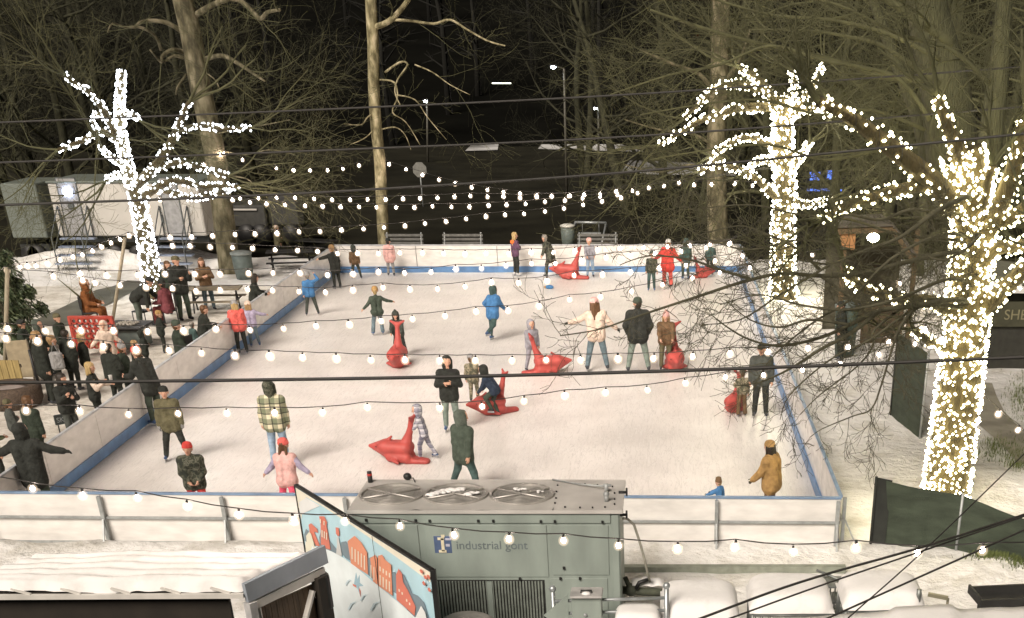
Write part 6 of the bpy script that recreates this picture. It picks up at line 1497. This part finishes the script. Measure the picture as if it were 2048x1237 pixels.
P_(980,684,-35,'skater in bright blue coat with dark green hood gliding on one leg', top=575, jacket='blue', pants='teal', hood='teal', arms=('hip','push'), legs=('stand','kick'), lean=16, puffy=1.2, long_=.2, boots='blue', group=ICE)
P_(1065,742,215,'pale lavender grey hooded figure behind a red whale at the centre', top=641, jacket='palegrey', pants='palegrey', hood='palegrey', arms=('down','push'), legs=('wide','wide'), lean=8, puffy=1.15, group=ICE)
P_(1195,743,8,'woman with long brown hair, cream jacket and blue jeans, back to the camera', top=596, jacket='cream', pants='jeans', hairstyle='long', hair='brown', hat='beanie', hatc='pink', arms=('out','outlow'), legs=('wide','wide'), glove='black', puffy=1.12, long_=.12, group=ICE)
P_(1277,746,5,'person in black puffer jacket, green beanie and pale green trousers, back to the camera', top=595, jacket='black', pants='greypants', hat='beanie', hatc='darkgreen', hair='dark', arms=('pocket','pocket'), legs=('wide','wide'), puffy=1.32, long_=.12, group=ICE)
P_(1331,742,185,'child in brown jacket and pale pink hat holding the tail of a red whale', top=624, jacket='brown', pants='olive', hat='pom', hatc='pink', hair='tan', hairstyle='bob', arms=('push','push'), lean=8, puffy=1.15, group=ICE)
P_(626,632,20,'skater in blue jacket and dark trousers with a raised elbow near the left board', top=546, jacket='blue', pants='dark', hat='beanie', hatc='grey', hair='grey', arms=('down','up'), legs=('wide','wide'), group=ICE)
# --- far end
P_(676,578,40,'person all in black reaching out over the left board near its far corner', top=493, jacket='black', pants='black', hair='tan', arms=('side','down'), lean=8, puffy=1.15, long_=.3, group=ICE)
P_(714,559,15,'skater in tan brown jacket with a dark hood at left end of the far board', top=492, jacket='brown', pants='dark', hood='dark', arms=('down','down'), legs=('wide','wide'), group=ICE)
P_(783,553,0,'child in pale pink coat and dark hat at the far board below the plane trunk', top=479, jacket='pink', pants='grey', hat='beanie', hatc='black', hair='dark', arms=('down','down'), long_=.25, flare=1.1, puffy=1.15, group=ICE)
P_(1033,553,-60,'blond girl in purple jacket with bright orange hood and white skates at the far board', top=466, jacket='purple', pants='black', hair='blond', hairstyle='long', arms=('fold','fold'), boots='white', group=ICE,
   extra=lambda mb, mats, k: (mats.append(cl('orange')), mb.ball(k['nk']-Vector((0,.10,.06))*k['s'], .13*k['s'], 10, 7, len(mats)-1, (1.15,.8,.75))))
P_(1106,556,70,'adult in dark camouflage jacket bending left at the far board', top=468, jacket='camodark', pants='camodark', hair='grey', arms=('outlow','hang'), lean=24, legs=('stepf','stepb'), puffy=1.2, long_=.3, group=ICE)
P_(1181,556,190,'child in faded pink hat and pale clothes behind the whale at the far board', top=478, jacket='palegrey', pants='lightblue', hat='beanie', hatc='pink', arms=('push','push'), group=ICE)
P_(1303,583,180,'child in dark camouflage jacket standing in front of the far board', top=504, jacket='camodark', pants='teal', hat='beanie', hatc='dark', arms=('down','down'), boots='blue', group=ICE)
P_(1335,577,0,'skater in long bright red snowsuit and white hat near the far board', top=480, jacket='red', pants='coral', hat='beanie', hatc='white', hair='tan', arms=('outlow','outlow'), long_=.3, flare=1.25, puffy=1.2, group=ICE)
P_(1371,560,20,'skater in dark teal coat right of the red snowsuit', top=480, jacket='teal', pants='darkgreen', hood='teal', arms=('down','down'), puffy=1.1, long_=.2, boots='blue', group=ICE)
P_(1419,551,-20,'skater in teal jacket and black trousers at right end of the far board', top=484, jacket='teal', pants='black', hair='dark', arms=('down','fold'), group=ICE)
# --- onlookers outside
K = dict(skates=False, z=.03, group=CRD)
P_(560,524,-60,'onlooker in tan cap and olive jacket standing beyond the far left corner', top=450, jacket='olive', pants='crowd', hat='cap', hatc='cream', arms=('hang','fold'), **K)
P_(515,652,-75,'dark-haired person in dark jacket leaning on the far part of the left board', top=545, jacket='crowd', pants='crowd', hair='dark', arms=('lean','lean'), lean=15, hairstyle='bob', puffy=1.15, **K)
P_(372,640,-130,'tall person in black jacket and greenish cap by the left lit tree', top=508, jacket='black', pants='darkgreen', hat='cap', hatc='olive', arms=('phone','fold'), puffy=1.2, long_=.15, **K)
P_(421,620,-150,'long-haired woman in brown coat and jeans beside the picnic table', top=513, jacket='brown', pants='jeans', hair='brown', hairstyle='long', arms=('fold','fold'), **K)
P_(186,652,-90,'brown hooded person seated on a chair facing right', h=1.74, jacket='rust', pants='rust', hood='rust', arms=('lap','lap'), legs=('sit','sit'), seat=.52, puffy=1.2, **K)
P_(282,655,-80,'person in black jacket and grey jeans bending forward by the left lit tree', h=1.75, jacket='black', pants='greygreen', hat='beanie', hatc='black', hair='dark', arms=('reach','hang'), lean=58, legs=('stand','stand'), puffy=1.1, **K)
P_(343,650,85,'person in wine red jacket seated on a black chair facing left', h=1.7, jacket='wine', pants='maroon', hat='beanie', hatc='black', hair='dark', arms=('lap','reach'), legs=('sit','sit'), seat=.52, puffy=1.15, **K)
P_(370,744,-60,'person in dark green coat seated with back turned near the left board', h=1.7, jacket='crowdgreen', pants='crowd', hat='beanie', hatc='darkgreen', arms=('lap','lap'), legs=('sit','sit'), seat=.52, puffy=1.2, **K)
P_(417,724,-60,'child in black jacket and brown hair leaning on the middle of the left board', top=608, jacket='crowd', pants='crowd', hair='brown', arms=('lean','lean'), lean=14, puffy=1.25, **K)
P_(395,716,-40,'person in teal coat crouching behind the child at the middle of the left board', top=645, jacket='teal', pants='crowd', hair='grey', arms=('lap','lap'), puffy=1.2, **K)
P_(105,806,-60,'tall person in big black coat at far left of the crowd, carrying a grey bag', top=660, jacket='crowd', pants='crowd', hair='tan', arms=('pocket','down'), puffy=1.3, long_=.25, **K)
P_(126,786,-70,'person in charcoal coat half hidden beside the tall big black coat', top=672, jacket='crowd', pants='crowd', hair='tan', arms=('fold','fold'), puffy=1.1, long_=.2, **K)
P_(154,780,-20,'person in long dark coat with hands in front, middle of the left crowd', top=658, jacket='crowd', pants='crowd', hair='dark', arms=('front','front'), puffy=1.2, long_=.3, **K)
P_(135,730,-100,'person in dark green fleece behind the crowd beside the red game', top=628, jacket='crowdgreen', pants='crowd', hat='beanie', hatc='olive', arms=('down','down'), puffy=1.2, **K)
P_(226,742,-150,'child in cream fluffy hooded coat in front of the red game', top=642, jacket='cream', pants='grey', hood='cream', arms=('outlow','outlow'), long_=.3, flare=1.35, puffy=1.25, **K)
P_(240,812,-30,'person in broad black coat, back turned, among the left crowd', top=686, jacket='crowd', pants='crowd', hair='dark', arms=('fold','fold'), puffy=1.35, long_=.3, wide=1.1, **K)
P_(283,770,-60,'person in black jacket between the broad black coat and the left board', top=682, jacket='crowd', pants='crowd', hair='tan', arms=('down','fold'), puffy=1.2, **K)
P_(205,858,-75,'blond woman in black vest with cream sleeves holding a paper cup at the left board', top=722, jacket='black', sleeve='cream', pants='crowd', hair='blond', hairstyle='bob', arms=('lean','phone'), puffy=1.05, turn=-10, **K)
P_(152,884,-120,'dark-haired woman in black jacket with white side stripes raising a hand at the left board', top=744, jacket='black', pants='charcoal', hair='dark', hairstyle='bob', arms=('fold','phone'), puffy=1.2, turn=15, **K,
   extra=lambda mb, mats, k: (mats.append(cl('white')), mb.tube([k['sh'][0]+Vector((-.03,.0,.06)), k['sh'][0]+Vector((-.02,.10,-.12)), k['C']+Vector((-.17,.09,.12)), k['C']+Vector((-.19,.06,-.12))], [.012,.02,.024,.02], 6, len(mats)-1)))
P_(86,934,-30,'brown-haired woman in dark coat, back turned, at near end of the left board', top=790, jacket='crowdgreen', pants='crowd', hair='brown', hairstyle='long', arms=('fold','down'), puffy=1.15, long_=.25, **K)
P_(6,972,-40,'person in lime green plaid shirt at the left picture edge', top=832, jacket='plaidlime', pants='crowd', hair='tan', arms=('lean','down'), puffy=1.2, **K)
P_(62,742,-80,'person in dark jacket behind the tan board at far left of the crowd', top=640, jacket='crowdgreen', pants='crowd', hat='beanie', hatc='black', arms=('fold','fold'), puffy=1.2, **K)
P_(98,752,-110,'person with grey hood standing between the bush and the tall big black coat', top=640, jacket='crowd', pants='crowd', hood='greygreen', arms=('front','front'), puffy=1.2, long_=.2, **K)
P_(182,772,-50,'fair-haired person in dark jacket behind the blond woman with the cup', top=668, jacket='crowd', pants='crowd', hair='blond', arms=('pocket','pocket'), puffy=1.2, long_=.2, **K)
P_(262,800,-40,'person in grey knit hat and dark coat just right of the broad black coat', top=688, jacket='crowdgreen', pants='crowd', hat='pom', hatc='grey', arms=('fold','down'), puffy=1.25, long_=.2, **K)
P_(298,742,-70,'short person in dark parka behind the red beanie man', top=662, jacket='crowd', pants='crowd', hood='crowd', arms=('fold','fold'), puffy=1.25, long_=.2, **K)
P_(40,905,-60,'person in grey coat seated low behind the small hanging sign', top=800, jacket='charcoal', pants='crowd', hat='beanie', hatc='olive', arms=('fold','fold'), puffy=1.2, **K)
P_(330,706,-60,'person in dark coat with tan fur hat left of the seated green coat', top=622, jacket='crowd', pants='crowd', hat='beanie', hatc='tan', arms=('fold','fold'), puffy=1.25, **K)
P_(352,628,-160,'person in dark jacket just left of the tall greenish cap person', top=520, jacket='crowdgreen', pants='crowd', hair='brown', hairstyle='bob', arms=('pocket','pocket'), puffy=1.15, **K)
P_(1680,720,90,'dark coated person standing on the snow by the booth at right', top=600, jacket='crowd', pants='crowd', hat='beanie', hatc='black', arms=('pocket','pocket'), puffy=1.15, long_=.3, skates=False, z=.05)
# cup in the blond woman's hand, grey bag, phone
b = MB(); q = P(221,756,G(205,858).y-.35); b.lathe([(.03,-.06),(.042,.05),(.044,.055),(.03,.06),(.001,.06)], q, 10); tag(b.build('paper_cup', cl('white')), 'white paper cup held by the blond woman', 'cup')
b = MB(); q = P(114,722,G(105,806).y-.2); b.box(q, (.3,.14,.42), 0, .5, bev=.05); b.tube([q+Vector((-.08,0,.2)), q+Vector((0,0,.42)), q+Vector((.08,0,.2))], .012, 5); tag(b.build('shoulder_bag', cl('grey')), 'grey shoulder bag on the tall big black coat person', 'bag')
b = MB(); q = P(905,742,G(905,863).y-.42); b.box(q, (.15,.012,.075), 0, .1, bev=.004); tag(b.build('phone', M_BLK), 'dark phone in the hands of the crossed-arms person mid-ice', 'phone')
